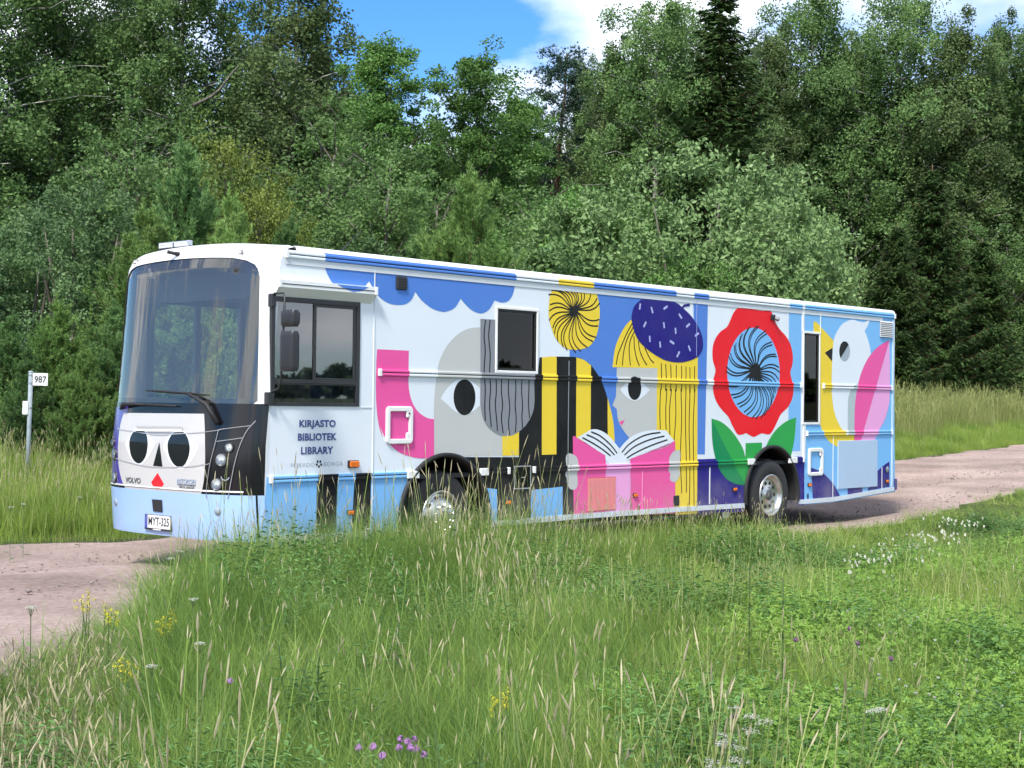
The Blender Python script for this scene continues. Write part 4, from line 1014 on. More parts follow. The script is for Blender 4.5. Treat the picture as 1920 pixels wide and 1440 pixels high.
u, z = S(*zz('Z6', [(1010, 1190)])[0]); MB().box((u-.02, -.01, z-.035), (u+.02, 0, z+.035), 0, .003).build('skirt_latch', M_plastic, bus)
u, z = S(*zz('Z8', [(1050, 750)])[0]); MB().box((u-.02, -.01, z-.035), (u+.02, 0, z+.035), 0, .003).build('skirt_latch', M_plastic, bus)
# ---- cab interior
MB().box((.06, .12, 1.0), (.55, 2.43, 1.60), 0, .05).build('dashboard', M_dark, bus)
MB().box((.2, .1, .96), (2.1, 2.45, 1.0)).build('cab_floor', M_dark, bus)
seat = bpy.data.objects.new('driver_seat', None); COL.objects.link(seat); seat.parent = bus; seat.location = (1.25, .72, 0)
M_seat = mat('seat_fabric', (.05,.07,.13), .85)
MB().box((-.3,-.25,1.38), (.22,.25,1.52), 0, .05).build('seat_cushion', M_seat, seat)
MB().box((.16,-.24,1.5), (.30,.24,2.15), 0, .05).build('seat_back', M_seat, seat)
MB().box((.18,-.14,2.17), (.28,.14,2.38), 0, .04).build('headrest', M_seat, seat)
MB().box((-.1,-.08,1.0), (.1,.08,1.4)).build('seat_post', M_dark, seat)
st = MB()
cc = Vector((.72, .72, 1.74)); nn = Vector((-.55, 0, .83)).normalized(); t1 = Vector((0, 1, 0)); t2 = nn.cross(t1)
st.tube([cc + (t1*cos(a) + t2*sin(a))*.24 for a in np.linspace(0, 2*pi, 33)], .018, 8, cap=False)
for a in (0.3, 2.84, 4.71): st.tube([cc - nn*.04, cc + (t1*cos(a)+t2*sin(a))*.235], .014, 6)
st.tube([cc - nn*.04, Vector((.5, .72, 1.5))], .035, 8); st.build('steering_wheel', M_plastic, bus, True)
MB().box((.30, .15, 2.86), (.32, 2.40, 3.14), 0).build('sun_blind', mat('blind_grey', (.10,.11,.12), .8), bus)
MB().box((1.9, .3, 1.0), (1.95, .75, 2.9)).build('cab_pillar_panel', mat('pillar_beige', (.35,.35,.32), .7), bus)
# =================================================================== ground
def sstep(x, a, b): t = np.clip((x-a)/(b-a), 0, 1); return t*t*(3-2*t)
def near_edge(u): return np.interp(u, [-30, -8, -4.7, -3.9, -2.5, -1.5, 0, 10, 13, 16, 30, 80], [-9, -4.6, -3.3, -2.75, -1.55, -1.15, -.95, -.85, -.5, -.05, .7, .7])
def far_edge(u): return np.interp(u, [-40, -10, 0, 1.5, 6, 14, 27, 40, 80], [8, 5.8, 5.1, 4.7, 4.9, 5.5, 6.5, 6.8, 7])
def wob(x, y, s, p=0.0): return np.sin(x*s+p)*np.cos(y*s*1.13+p*1.7) + .5*np.sin(x*s*2.3+1.1+p)*np.sin(y*s*2.1+.4)
def terrain(x, y):
    x = np.asarray(x, float); y = np.asarray(y, float)
    dx, dy = x-P0.x, y-P0.y; u = dx*BX.x+dy*BX.y; w = dx*BY.x+dy*BY.y
    e = .036*np.clip(u-12, 0, 60)
    fe, ne = far_edge(u), near_edge(u)
    h = e + (.13+.085*sstep(u, 14, 30))*np.clip(w-fe-.2, 0, 11) + .03*np.clip(w-fe-11, 0, 40)
    off = np.maximum(w-fe, ne-w)
    h = h - .16*sstep(ne-w, .2, 2.2) + .035*wob(x, y, .9)*sstep(off, 0, 1.5) + .02*wob(x, y, 2.7, 2.)*sstep(off, 0, .6)
    return h
def axis(fine0, fine1, step, lo, hi):
    a = list(np.arange(fine0, fine1, step)); d = step; q = fine1
    while q < hi: a.append(q); d *= 1.35; q += d
    a.append(hi); d = step; q = fine0 - step; b = []
    while q > lo: b.append(q); d *= 1.35; q -= d
    b.append(lo); return np.array(b[::-1] + a)
gx, gy = axis(-14, 34, .4, -1500, 1500), axis(2, 62, .4, -1500, 1500)
X, Yg = np.meshgrid(gx, gy); nx, ny = len(gx), len(gy)
du = (X-P0.x)*BX.x+(Yg-P0.y)*BX.y; dw = (X-P0.x)*BY.x+(Yg-P0.y)*BY.y
onroad = (dw > near_edge(du)+.15) & (dw < far_edge(du)-.15)
Zg = terrain(X, Yg) - .05*onroad
far = np.hypot(X, Yg-25); Zg = np.where(far > 150, Zg*np.clip(1-(far-150)/150, 0, 1), Zg)
I = np.arange(nx*ny).reshape(ny, nx)
Fg = np.stack([I[:-1,:-1], I[:-1,1:], I[1:,1:], I[1:,:-1]], -1).reshape(-1, 4)
def noise_mat(name, stops, scale, detail=8, rough=.9, bump=0.0, bscale=None, coord='Object', bdist=.05):
    m = bpy.data.materials.new(name); m.use_nodes = True; t = m.node_tree; b = t.nodes['Principled BSDF']
    tc = t.nodes.new('ShaderNodeTexCoord'); nz = t.nodes.new('ShaderNodeTexNoise'); nz.inputs['Scale'].default_value = scale; nz.inputs['Detail'].default_value = detail; nz.inputs['Roughness'].default_value = .65
    rp = t.nodes.new('ShaderNodeValToRGB'); el = rp.color_ramp.elements
    for i, (p, c) in enumerate(stops):
        e = el[i] if i < 2 else el.new(p); e.position = p; e.color = (*c, 1)
    t.links.new(tc.outputs[coord], nz.inputs['Vector']); t.links.new(nz.outputs['Fac'], rp.inputs[0]); t.links.new(rp.outputs[0], b.inputs['Base Color'])
    b.inputs['Roughness'].default_value = rough; b.inputs['Specular IOR Level'].default_value = .2
    if bump:
        n2 = t.nodes.new('ShaderNodeTexNoise'); n2.inputs['Scale'].default_value = bscale or scale*6; n2.inputs['Detail'].default_value = 6; n2.inputs['Roughness'].default_value = .7
        t.links.new(tc.outputs[coord], n2.inputs['Vector']); bp = t.nodes.new('ShaderNodeBump'); bp.inputs['Strength'].default_value = bump; bp.inputs['Distance'].default_value = bdist
        t.links.new(n2.outputs['Fac'], bp.inputs['Height']); t.links.new(bp.outputs[0], b.inputs['Normal'])
    return m
M_soil = noise_mat('meadow_soil', [(.3, (.028,.040,.014)), (.55, (.050,.066,.022)), (.75, (.070,.066,.035))], 1.4, bump=.6)
ground = link('ground', np_mesh('ground', np.stack([X, Yg, Zg], -1).reshape(-1, 3), Fg, True), M_soil); tag(ground, kind='structure')
# road
us = np.concatenate([np.arange(-30, -9, .6), np.arange(-9, 40, .22), np.arange(40, 80, 1.0)]); nt_ = 34
R = []
for u in us:
    jn, jf = .12*sin(u*2.1)+.07*sin(u*5.3+1)+.05*sin(u*11.7), .14*sin(u*1.7+2)+.09*sin(u*4.1)+.06*sin(u*9.3)
    a, b = near_edge(u)+jn, far_edge(u)+jf
    for k in range(nt_):
        w = a + (b-a)*k/(nt_-1); p = P0 + BX*u + BY*w
        z = float(terrain(p.x, p.y)); ed = min(k, nt_-1-k)
        rut = -.045*math.exp(-((w-.75)/.33)**2) - .045*math.exp(-((w-2.6)/.33)**2) + .02*math.exp(-((w-1.7)/.4)**2)
        z += (.016 if ed > 1 else (.008 if ed == 1 else -.03)) + rut + .008*sin(u*3.1+w*4)*sin(w*3.3-u)
        R.append((p.x, p.y, z))
I = np.arange(len(us)*nt_).reshape(len(us), nt_)
Fr_ = np.stack([I[:-1,:-1], I[1:,:-1], I[1:,1:], I[:-1,1:]], -1).reshape(-1, 4)
M_road = noise_mat('pink_gravel', [(.25, (.28,.205,.178)), (.5, (.42,.325,.292)), (.72, (.52,.430,.395))], 15, 10, .95, .9, 55, bdist=.025)
t = M_road.node_tree; b = t.nodes['Principled BSDF']; src = b.inputs['Base Color'].links[0].from_socket
tc = t.nodes.new('ShaderNodeTexCoord'); nz = t.nodes.new('ShaderNodeTexNoise'); nz.inputs['Scale'].default_value = .55; nz.inputs['Detail'].default_value = 5
rp = t.nodes.new('ShaderNodeValToRGB'); rp.color_ramp.elements[0].position = .35; rp.color_ramp.elements[0].color = (.62,.60,.58,1); rp.color_ramp.elements[1].position = .65; rp.color_ramp.elements[1].color = (1.06,1.03,1.02,1)
mm = t.nodes.new('ShaderNodeMix'); mm.data_type = 'RGBA'; mm.blend_type = 'MULTIPLY'; mm.inputs['Factor'].default_value = 1
t.links.new(tc.outputs['Object'], nz.inputs['Vector']); t.links.new(nz.outputs['Fac'], rp.inputs[0]); t.links.new(src, mm.inputs['A']); t.links.new(rp.outputs[0], mm.inputs['B']); t.links.new(mm.outputs['Result'], b.inputs['Base Color'])
road = link('gravel_road', np_mesh('gravel_road', np.array(R), Fr_, True), M_road); tag(road, kind='structure')
# loose stones on the road
def stones(n):
    V = []; F = []; base = np.array([(1,0,0),(-1,0,0),(0,1,0),(0,-1,0),(0,0,1),(0,0,-1)], float); fo = np.array([(0,2,4),(2,1,4),(1,3,4),(3,0,4),(2,0,5),(1,2,5),(3,1,5),(0,3,5)])
    for i in range(n):
        u = rng.uniform(-9, 34); a, b = near_edge(u), far_edge(u); w = rng.uniform(a+.1, b-.1); p = P0 + BX*u + BY*w
        s = rng.uniform(.008, .022) * (1.6 if rng.random() < .06 else 1); z = float(terrain(p.x, p.y)) + .012
        a_ = rng.uniform(0, 6.28); q = base * s * rng.uniform(.6, 1.3, 3); q = np.stack([q[:,0]*cos(a_)-q[:,1]*sin(a_), q[:,0]*sin(a_)+q[:,1]*cos(a_), q[:,2]*.6], -1) + np.array([p.x, p.y, z])
        F.append(fo + len(V)*6); V.append(q)
    return np_mesh('loose_stones', np.concatenate(V), np.concatenate(F))
st_ = link('loose_stones', stones(8000), noise_mat('stone_grey', [(.3, (.16,.13,.12)), (.7, (.36,.31,.29))], 6)); tag(st_, 'small loose stones scattered over the pink gravel', 'gravel', kind='stuff')
# =================================================================== leaves and trees
def leaf_mat(name, dark, light, hue=None, trans=.28, rough=.5, spec=.18, patch=1.1):
    m = bpy.data.materials.new(name); m.use_nodes = True; t = m.node_tree; b = t.nodes['Principled BSDF']; o = t.nodes['Material Output']
    g = t.nodes.new('ShaderNodeNewGeometry'); rp = t.nodes.new('ShaderNodeValToRGB'); el = rp.color_ramp.elements
    el[0].position = 0; el[0].color = (*dark, 1); el[1].position = 1; el[1].color = (*light, 1)
    if hue: e = el.new(.9); e.color = (*light, 1); el[len(el)-1].color = (*hue, 1)
    nz = t.nodes.new('ShaderNodeTexNoise'); nz.inputs['Scale'].default_value = patch; nz.inputs['Detail'].default_value = 3
    t.links.new(g.outputs['Position'], nz.inputs['Vector'])
    r1_ = t.nodes.new('ShaderNodeMapRange'); r1_.inputs['From Min'].default_value = .33; r1_.inputs['From Max'].default_value = .67; r1_.inputs['To Max'].default_value = .62; t.links.new(nz.outputs['Fac'], r1_.inputs['Value'])
    ad = t.nodes.new('ShaderNodeMath'); ad.operation = 'MULTIPLY_ADD'; ad.inputs[1].default_value = .42; ad.use_clamp = True
    t.links.new(g.outputs['Random Per Island'], ad.inputs[0]); t.links.new(r1_.outputs[0], ad.inputs[2]); t.links.new(ad.outputs[0], rp.inputs[0])
    oi = t.nodes.new('ShaderNodeObjectInfo'); hv = t.nodes.new('ShaderNodeHueSaturation')
    mr = t.nodes.new('ShaderNodeMapRange'); mr.inputs['To Min'].default_value = .80; mr.inputs['To Max'].default_value = 1.18
    t.links.new(oi.outputs['Random'], mr.inputs['Value']); t.links.new(mr.outputs[0], hv.inputs['Value']); t.links.new(rp.outputs[0], hv.inputs['Color'])
    t.links.new(hv.outputs[0], b.inputs['Base Color']); b.inputs['Roughness'].default_value = rough; b.inputs['Specular IOR Level'].default_value = spec
    tr = t.nodes.new('ShaderNodeBsdfTranslucent'); t.links.new(hv.outputs[0], tr.inputs['Color'])
    ms = t.nodes.new('ShaderNodeMixShader'); ms.inputs[0].default_value = trans
    t.links.new(b.outputs[0], ms.inputs[1]); t.links.new(tr.outputs[0], ms.inputs[2]); t.links.new(ms.outputs[0], o.inputs[0]); return m
L_birch = leaf_mat('birch_leaf', (.066,.130,.040), (.165,.270,.085), (.26,.35,.14), .34)
L_birch2 = leaf_mat('birch_leaf_olive', (.070,.118,.040), (.165,.235,.085), (.26,.31,.14), .34)
L_aspen = leaf_mat('aspen_leaf', (.066,.150,.036), (.165,.310,.075), (.25,.39,.13), .34)
L_willow = leaf_mat('willow_leaf', (.105,.195,.060), (.260,.385,.150), (.40,.52,.27), .25, .5)
L_willow2 = leaf_mat('willow_leaf_green', (.060,.145,.030), (.165,.300,.075), (.25,.38,.14), .25)
L_yellow = leaf_mat('yellowish_leaf', (.085,.125,.022), (.180,.230,.045), (.27,.29,.08))
L_shrub = leaf_mat('shrub_leaf', (.062,.125,.046), (.160,.260,.105), (.26,.35,.18), .32)
L_inner = leaf_mat('shaded_forest_leaf', (.028,.062,.018), (.070,.125,.036), (.09,.15,.05), .3)  # shade inside the forest is put into this darker leaf colour
L_spruce = leaf_mat('spruce_needle', (.028,.062,.018), (.062,.112,.030), (.095,.15,.042), .12)
L_pine = leaf_mat('pine_needle', (.085,.180,.060), (.185,.315,.105), (.28,.40,.16), .28)
L_ypine = leaf_mat('young_pine_needle', (.135,.255,.068), (.270,.420,.120), (.37,.50,.18), .3)
L_dpine = leaf_mat('old_pine_needle', (.026,.062,.040), (.058,.105,.062), (.09,.14,.08), .1)
def bark(name, c0, c1, sc_=14, zs=.25):
    m = noise_mat(name, [(.35, c0), (.6, c1)], sc_, 5, .85, .4); t = m.node_tree; nz = [n for n in t.nodes if n.type == 'TEX_NOISE'][0]
    mpn = t.nodes.new('ShaderNodeMapping'); mpn.inputs['Scale'].default_value = (1, 1, zs); tcn = [n for n in t.nodes if n.type == 'TEX_COORD'][0]
    t.links.new(tcn.outputs['Object'], mpn.inputs[0]); t.links.new(mpn.outputs[0], nz.inputs['Vector']); return m
B_birch = bark('birch_bark', (.05,.045,.04), (.52,.50,.46), 5, 1.6)
B_grey = bark('grey_bark', (.07,.06,.05), (.17,.155,.13))
B_pine = bark('pine_bark', (.07,.045,.03), (.19,.11,.065))

def norm(a): return a / (np.linalg.norm(a, axis=-1, keepdims=True) + 1e-9)
def leaf_cards(c, ax, nrm, ln, wd):
    """diamond leaves: centre, long axis, normal"""
    ax = norm(ax); sd_ = norm(np.cross(nrm, ax)); ln = ln[:, None]; wd = wd[:, None]
    V = np.stack([c - ax*ln*.5, c + sd_*wd*.5 - ax*ln*.05, c + ax*ln*.5, c - sd_*wd*.5 - ax*ln*.05], 1)
    n = len(c); return V.reshape(-1, 3), np.arange(n*4).reshape(n, 4)
def limb_mesh(mb, p, r0, r1, n=6): mb.tube([Vector(q) for q in p], list(np.linspace(r0, r1, len(p))), n)

def decid(seed, H, R, base, nl, clusters, leaves, leaf=.095, sig=.32, up=.9, droop=.0, shape=1.0, trunk=.13, hang=0.0, lean=.02, top=1.0, stems=1):
    """broadleaf tree; returns trunk mesh, crown mesh"""
    g = np.random.default_rng(seed); mb = MB(); C_ = []; 
    for s_ in range(stems):
        a0 = 6.28*s_/max(1, stems) + g.uniform(0, 1); sp = 0 if stems == 1 else R*.45
        n = 9; ts = np.linspace(0, 1, n); wx, wy = np.cumsum(g.normal(0, lean*H/n*2, n)), np.cumsum(g.normal(0, lean*H/n*2, n)); wx -= wx[0]; wy -= wy[0]
        Hs = H*(1 if s_ == 0 else g.uniform(.7, .95))
        P = np.stack([wx + sp*cos(a0)*ts**.8, wy + sp*sin(a0)*ts**.8, ts*Hs*.97], -1)
        limb_mesh(mb, P, trunk/(1 if stems == 1 else 1.5), .015, 7)
        for i in range(nl // stems):
            t = base + (top-base)*((i+g.uniform(.2, .8))/(nl//stems))**.92; q = np.array([np.interp(t, ts, P[:, k]) for k in range(3)])
            rel = (t-base)/(1-base); az = i*2.4 + g.uniform(-.5, .5) + s_
            prof = (np.sin(pi*min(1, max(0, rel*.70+.17)))**.8) if shape == 1 else (1-rel)**.7 + .08
            L = R*prof*g.uniform(.65, 1.2); L = max(L, .35)
            el = up*(.55+.6*rel) + g.uniform(-.2, .2)
            d = np.array([cos(az)*cos(el), sin(az)*cos(el), sin(el)])
            k = 6; tt = np.linspace(0, 1, k)[:, None]
            br = q + d*L*tt + np.array([0, 0, -1])*droop*L*tt**2 + g.normal(0, .03*L, (k, 3))*tt
            limb_mesh(mb, br, max(.012, trunk*.28*(1-t)+.012), .006, 5)
            nc = max(2, int(clusters*(.4+L/R)))
            f = g.uniform(.22, 1.05, nc)
            cc = np.stack([np.interp(f, tt[:, 0], br[:, j]) for j in range(3)], -1) + g.normal(0, .16*L+.1, (nc, 3))*np.array([1, 1, .8])
            C_.append(cc)
    C_ = np.concatenate(C_)
    ax_ = np.array([C_[:, 0].mean(), C_[:, 1].mean()])
    m = len(C_); w_ = g.gamma(3, 1/3., m); cnt = np.maximum(3, (leaves*w_/w_.sum())).astype(int); idx = np.repeat(np.arange(m), cnt); N_ = len(idx)
    sg = sig*g.uniform(.6, 1.35, m)[idx]
    off = norm(g.normal(0, 1, (N_, 3))) * (g.random((N_, 1))**.42) * np.where(g.random((N_, 1)) < .06, 1.55, 1.15)
    c = C_[idx] + off*sg[:, None]*np.array([1, 1, .8+hang])
    if hang: c[:, 2] -= np.abs(g.normal(0, hang*.6, N_))
    c[:, 2] = np.maximum(c[:, 2], .1)
    outw = norm(np.stack([c[:, 0]-ax_[0], c[:, 1]-ax_[1], np.full(N_, .4)], -1))
    nr = norm(g.normal(0, 1, (N_, 3)) + .5*outw + np.array([0, 0, .45]))
    axs = norm(np.cross(nr, g.normal(0, 1, (N_, 3))) + np.array([0, 0, -.5-hang]))
    ln = leaf*g.uniform(.7, 1.35, N_); V, F = leaf_cards(c, axs, nr, ln, ln*g.uniform(.55, .85, N_))
    return mb.mesh('trunk', True), np_mesh('crown', V, F)

def dome(seed, H, R, nc, leaves, leaf, cr, lobes=9):
    """dense rounded bush: leaf clumps over a pile of overlapping lobes"""
    g = np.random.default_rng(seed); mb = MB(); LB = [(np.array([0, 0, H*.50]), R*.78, H*.50)]
    for k in range(lobes):
        a = 2.4*k + g.uniform(-.4, .4); r = R*g.uniform(.35, .62); zc = H*g.uniform(.28, .66); LB.append((np.array([r*cos(a), r*sin(a), zc]), R*g.uniform(.36, .52), min(H-zc, H*g.uniform(.24, .36))))
    for k in range(7):
        a = k*.9+g.uniform(-.3, .3); e = np.array([cos(a), sin(a), 0])*R*g.uniform(.3, .6); limb_mesh(mb, np.array([e*.1, e*.35+np.array([0, 0, H*.3]), e*.7+np.array([0, 0, H*.55]), e+np.array([0, 0, H*.8])]), .07, .012, 6)
    C_ = []; Nn = []
    while len(C_) < nc:
        c, rr, rz = LB[g.integers(len(LB))]; d = norm(g.normal(0, 1, 3)); p = c + d*np.array([rr, rr, rz])*g.uniform(.86, 1.04)
        if p[2] < .15: continue
        if any((((p-q)/np.array([a, a, b]))**2).sum() < .66 for q, a, b in LB): continue
        C_.append(p); Nn.append(norm(d/np.array([rr, rr, rz])))
    C_ = np.array(C_); Nn = np.array(Nn); idx = g.integers(0, nc, leaves); N_ = leaves
    sz = cr*g.uniform(.65, 1.3, nc)[idx][:, None]; c = C_[idx] + norm(g.normal(0, 1, (N_, 3)))*(g.random((N_, 1))**.4)*sz + Nn[idx]*sz*.25
    nr = norm(g.normal(0, .75, (N_, 3)) + .8*Nn[idx] + np.array([0, 0, .35])); axs = norm(np.cross(nr, g.normal(0, 1, (N_, 3))) + Nn[idx]*.4 + np.array([0, 0, .2]))
    ln = leaf*g.uniform(.7, 1.35, N_); V, F = leaf_cards(c, axs, nr, ln, ln*g.uniform(.42, .65, N_)); return mb.mesh('trunk', True), np_mesh('crown', V, F)
def needles_on(P, D, n, ln, wd, spread, g, back=.0):
    """bundles of thin needle blades round shoots at P pointing along D"""
    m = len(P); idx = np.repeat(np.arange(m), n); N_ = len(idx)
    r = g.normal(0, 1, (N_, 3)); d = norm(D[idx] + spread*norm(r)); 
    s_ = P[idx]; L = ln*g.uniform(.7, 1.2, N_)[:, None]
    sd_ = norm(np.cross(d, g.normal(0, 1, (N_, 3))))*wd
    V = np.stack([s_ - sd_, s_ + sd_, s_ + d*L], 1).reshape(-1, 3); return V, np.arange(N_*3).reshape(N_, 3)
def young_pine(seed, H, R, dens=1.0):
    g = np.random.default_rng(seed); mb = MB(); P = []; D = []
    n = 8; ts = np.linspace(0, 1, n); path = np.stack([np.cumsum(g.normal(0, .012*H, n)), np.cumsum(g.normal(0, .012*H, n)), ts*H], -1); path -= path[0]
    limb_mesh(mb, path, .022*H/1.6, .008, 7)
    z = .06*H
    while z < H*.99:
        rel = z/H; k = 6 if rel < .85 else 4; L0 = R*1.12*(1-rel)**1.0*(1 if rel > .12 else .85) + .07
        for j in range(k):
            az = g.uniform(0, 6.28); L = L0*g.uniform(.7, 1.15); el = .35 + .55*rel + g.uniform(-.15, .15)
            q = np.array([np.interp(rel, ts, path[:, i]) for i in range(3)])
            tt = np.linspace(0, 1, 5)[:, None]; d = np.array([cos(az)*cos(el), sin(az)*cos(el), sin(el)])
            br = q + d*L*tt + np.array([0, 0, .22])*L*tt**2
            limb_mesh(mb, br, .012+.006*L, .004, 4)
            ns = max(3, int(15*L*dens+4))
            for f in g.uniform(.15, 1.0, ns):
                b = np.array([np.interp(f, tt[:, 0], br[:, i]) for i in range(3)]) + g.normal(0, .10*L+.02, 3)*np.array([1, 1, .5])
                sd_ = norm(d*.5 + np.array([0, 0, 1.0+.4*rel]) + g.normal(0, .35, 3)); sl = g.uniform(.14, .30)*(.8+.3*L)
                for e in np.linspace(0, 1, 5): P.append(b + sd_*sl*e); D.append(sd_)
        z += g.uniform(.17, .26)*max(.8, H/5)
    for e in np.linspace(-.2, 1, 12): P.append(path[-1] + np.array([0, 0, .32*e])); D.append(np.array([0, 0, 1.]))
    V, F = needles_on(np.array(P), np.array(D), 13, .10, .0095, .75, g); return mb.mesh('trunk', True), np_mesh('crown', V, F)
def spruce(seed, H, R, dens=1.0):
    g = np.random.default_rng(seed); mb = MB(); c = []; axs = []; ln = []
    limb_mesh(mb, np.stack([np.zeros(7), np.zeros(7), np.linspace(0, H, 7)], -1), .16, .012, 8)
    z = .04*H
    while z < H*.985:
        rel = z/H; L0 = R*(1-rel)**.8 + .10
        for j in range(7):
            az = g.uniform(0, 6.28); L = L0*g.uniform(.6, 1.15); d = np.array([cos(az), sin(az), 0]); sdv = np.array([-sin(az), cos(az), 0])
            tt = np.linspace(0, 1, 6); zz_ = -.28*L*np.sin(tt*pi*.75)*(1-rel*.6) + .10*L*tt**2 + .35*rel*L*tt
            br = np.array([0, 0, z]) + d*L*tt[:, None] + np.array([0, 0, 1])*zz_[:, None]
            limb_mesh(mb, br, .02, .004, 4)
            n = int((14 + 34*L)*dens); f = g.uniform(.08, 1.02, n)
            b = np.stack([np.interp(f, tt, br[:, i]) for i in range(3)], -1); side_ = g.normal(0, 1, n)*(.30*L*(1.05-f)+.06)
            b += sdv*side_[:, None]; b[:, 2] -= np.abs(side_)*.35 + np.abs(g.normal(0, .07, n))
            a = norm(d*g.uniform(.4, 1, n)[:, None] + sdv*np.sign(side_)[:, None]*g.uniform(.2, .9, n)[:, None] + np.array([0, 0, -.45])*g.uniform(.2, 1.4, n)[:, None])
            c.append(b); axs.append(a); ln.append(g.uniform(.16, .34, n))
        z += g.uniform(.14, .24)*H/11
    c = np.concatenate(c); axs = np.concatenate(axs); ln = np.concatenate(ln); N_ = len(c)
    V1, F1 = leaf_cards(c, axs, norm(g.normal(0, .5, (N_, 3)) + np.array([0, 0, 1.])), ln, ln*.24)
    V2, F2 = leaf_cards(c + axs*ln[:, None]*.1, norm(axs+g.normal(0, .35, (N_, 3))), norm(g.normal(0, 1, (N_, 3))), ln*.8, ln*.2)
    return mb.mesh('trunk', True), np_mesh('crown', np.concatenate([V1, V2]), np.concatenate([F1, F2+len(V1)]))
def old_pine(seed, H, R):
    g = np.random.default_rng(seed); mb = MB(); P = []; D = []
    n = 8; ts = np.linspace(0, 1, n); path = np.stack([np.cumsum(g.normal(0, .02*H/3, n)), np.cumsum(g.normal(0, .02*H/3, n)), ts*H], -1); path -= path[0]
    limb_mesh(mb, path, .17, .02, 8)
    for i in range(46):
        rel = .42 + .57*(i/46)**.9; q = np.array([np.interp(rel, ts, path[:, k]) for k in range(3)]); az = i*2.4+g.uniform(-.4, .4)
        L = R*(1-((rel-.45)/.58))**.6*g.uniform(.5, 1.15)+.25; el = .15+.6*(rel-.4)+g.uniform(-.2, .2); d = np.array([cos(az)*cos(el), sin(az)*cos(el), sin(el)])
        tt = np.linspace(0, 1, 5)[:, None]; br = q + d*L*tt + np.array([0, 0, .12])*L*tt**2; limb_mesh(mb, br, .035*(1.1-rel)+.01, .006, 5)
        for f in g.uniform(.35, 1.05, int(9+9*L)):
            b = q + d*L*f + g.normal(0, .17, 3)*np.array([1, 1, .6])
            for e in range(9): P.append(b + g.normal(0, .14, 3)*np.array([1, 1, .55])); D.append(norm(g.normal(0, .5, 3)+np.array([0, 0, .9])+d*.4))
    V, F = needles_on(np.array(P), np.array(D), 8, .13, .012, .8, g); return mb.mesh('trunk', True), np_mesh('crown', V, F)

T = {}
T['birch_a'] = (*decid(11, 14, 2.5, .16, 80, 5, 60000, .088, .30, .75, .30, 1, .19, .35), 14, B_birch, L_birch)
T['birch_b'] = (*decid(12, 14, 2.1, .12, 80, 5, 58000, .086, .28, .85, .35, 1, .18, .4), 14, B_birch, L_birch2)
T['birch_c'] = (*decid(13, 14, 2.8, .22, 78, 5, 56000, .088, .32, .65, .25, 1, .19, .35, .035), 14, B_birch, L_birch)
T['aspen_a'] = (*decid(21, 12, 2.0, .10, 78, 5, 56000, .086, .30, .95, .0, 1, .13, 0), 12, B_grey, L_aspen)
T['aspen_b'] = (*decid(22, 12, 2.3, .10, 78, 5, 56000, .086, .32, .9, .0, 1, .13, 0), 12, B_grey, L_aspen)
T['willow'] = (*dome(31, 6, 3.5, 620, 72000, .095, .30), 6, B_grey, L_willow)
T['willow_b'] = (*dome(32, 6, 3.2, 520, 56000, .092, .30), 6, B_grey, L_willow2)
T['shrub_a'] = (*dome(41, 4.5, 1.9, 360, 40000, .066, .22), 4.5, B_grey, L_shrub)
T['shrub_b'] = (*decid(42, 4.5, 1.6, .03, 66, 5, 34000, .056, .22, .85, .05, 1, .07, 0, .03, 1, 3), 4.5, B_grey, L_birch)
T['yellow'] = (*decid(43, 5, 1.5, .06, 50, 7, 22000, .062, .26, .85, .02, 1, .07, 0, .02, 1, 2), 5, B_grey, L_yellow)
T['spruce'] = (*spruce(51, 15, 2.9), 15, B_pine, L_spruce)
T['spruce_b'] = (*spruce(52, 9, 2.6), 9, B_pine, L_spruce)
T['pine_old'] = (*old_pine(61, 14, 2.4), 14, B_pine, L_dpine)
T['ypine_a'] = (*young_pine(71, 4.6, 1.5), 4.6, B_pine, L_ypine)
T['ypine_b'] = (*young_pine(72, 4.6, 1.2), 4.6, B_pine, L_pine)
for k, v in T.items():
    v[0].materials.append(v[3]); v[1].materials.append(v[4])
hz_ = lambda px: 746 + 21*px/1920
def tree(kind, name, px, depth, top, label, cat='tree', group=None, wide=1.0, rot=None):
    p = at_y(px, 750, depth); x = p.x; z0 = float(terrain(x, depth)) - .06
    zt_ = EYE.z + (hz_(px) - top) * depth / FPX
    tm, cm, H, bk_, lf = T[kind]; s = (zt_ - z0)/(H*1.05)
    o = bpy.data.objects.new(name, None); COL.objects.link(o); o.location = (x, depth, z0); o.rotation_euler = (0, 0, rot if rot is not None else (px*1.37 + depth*.71) % 6.28); o.scale = (s*wide, s*wide, s)
    link('trunk', tm, None, o); link('crown', cm, None, o); tag(o, label, cat, group); return o
FW_ = 'tall trees of the forest edge'
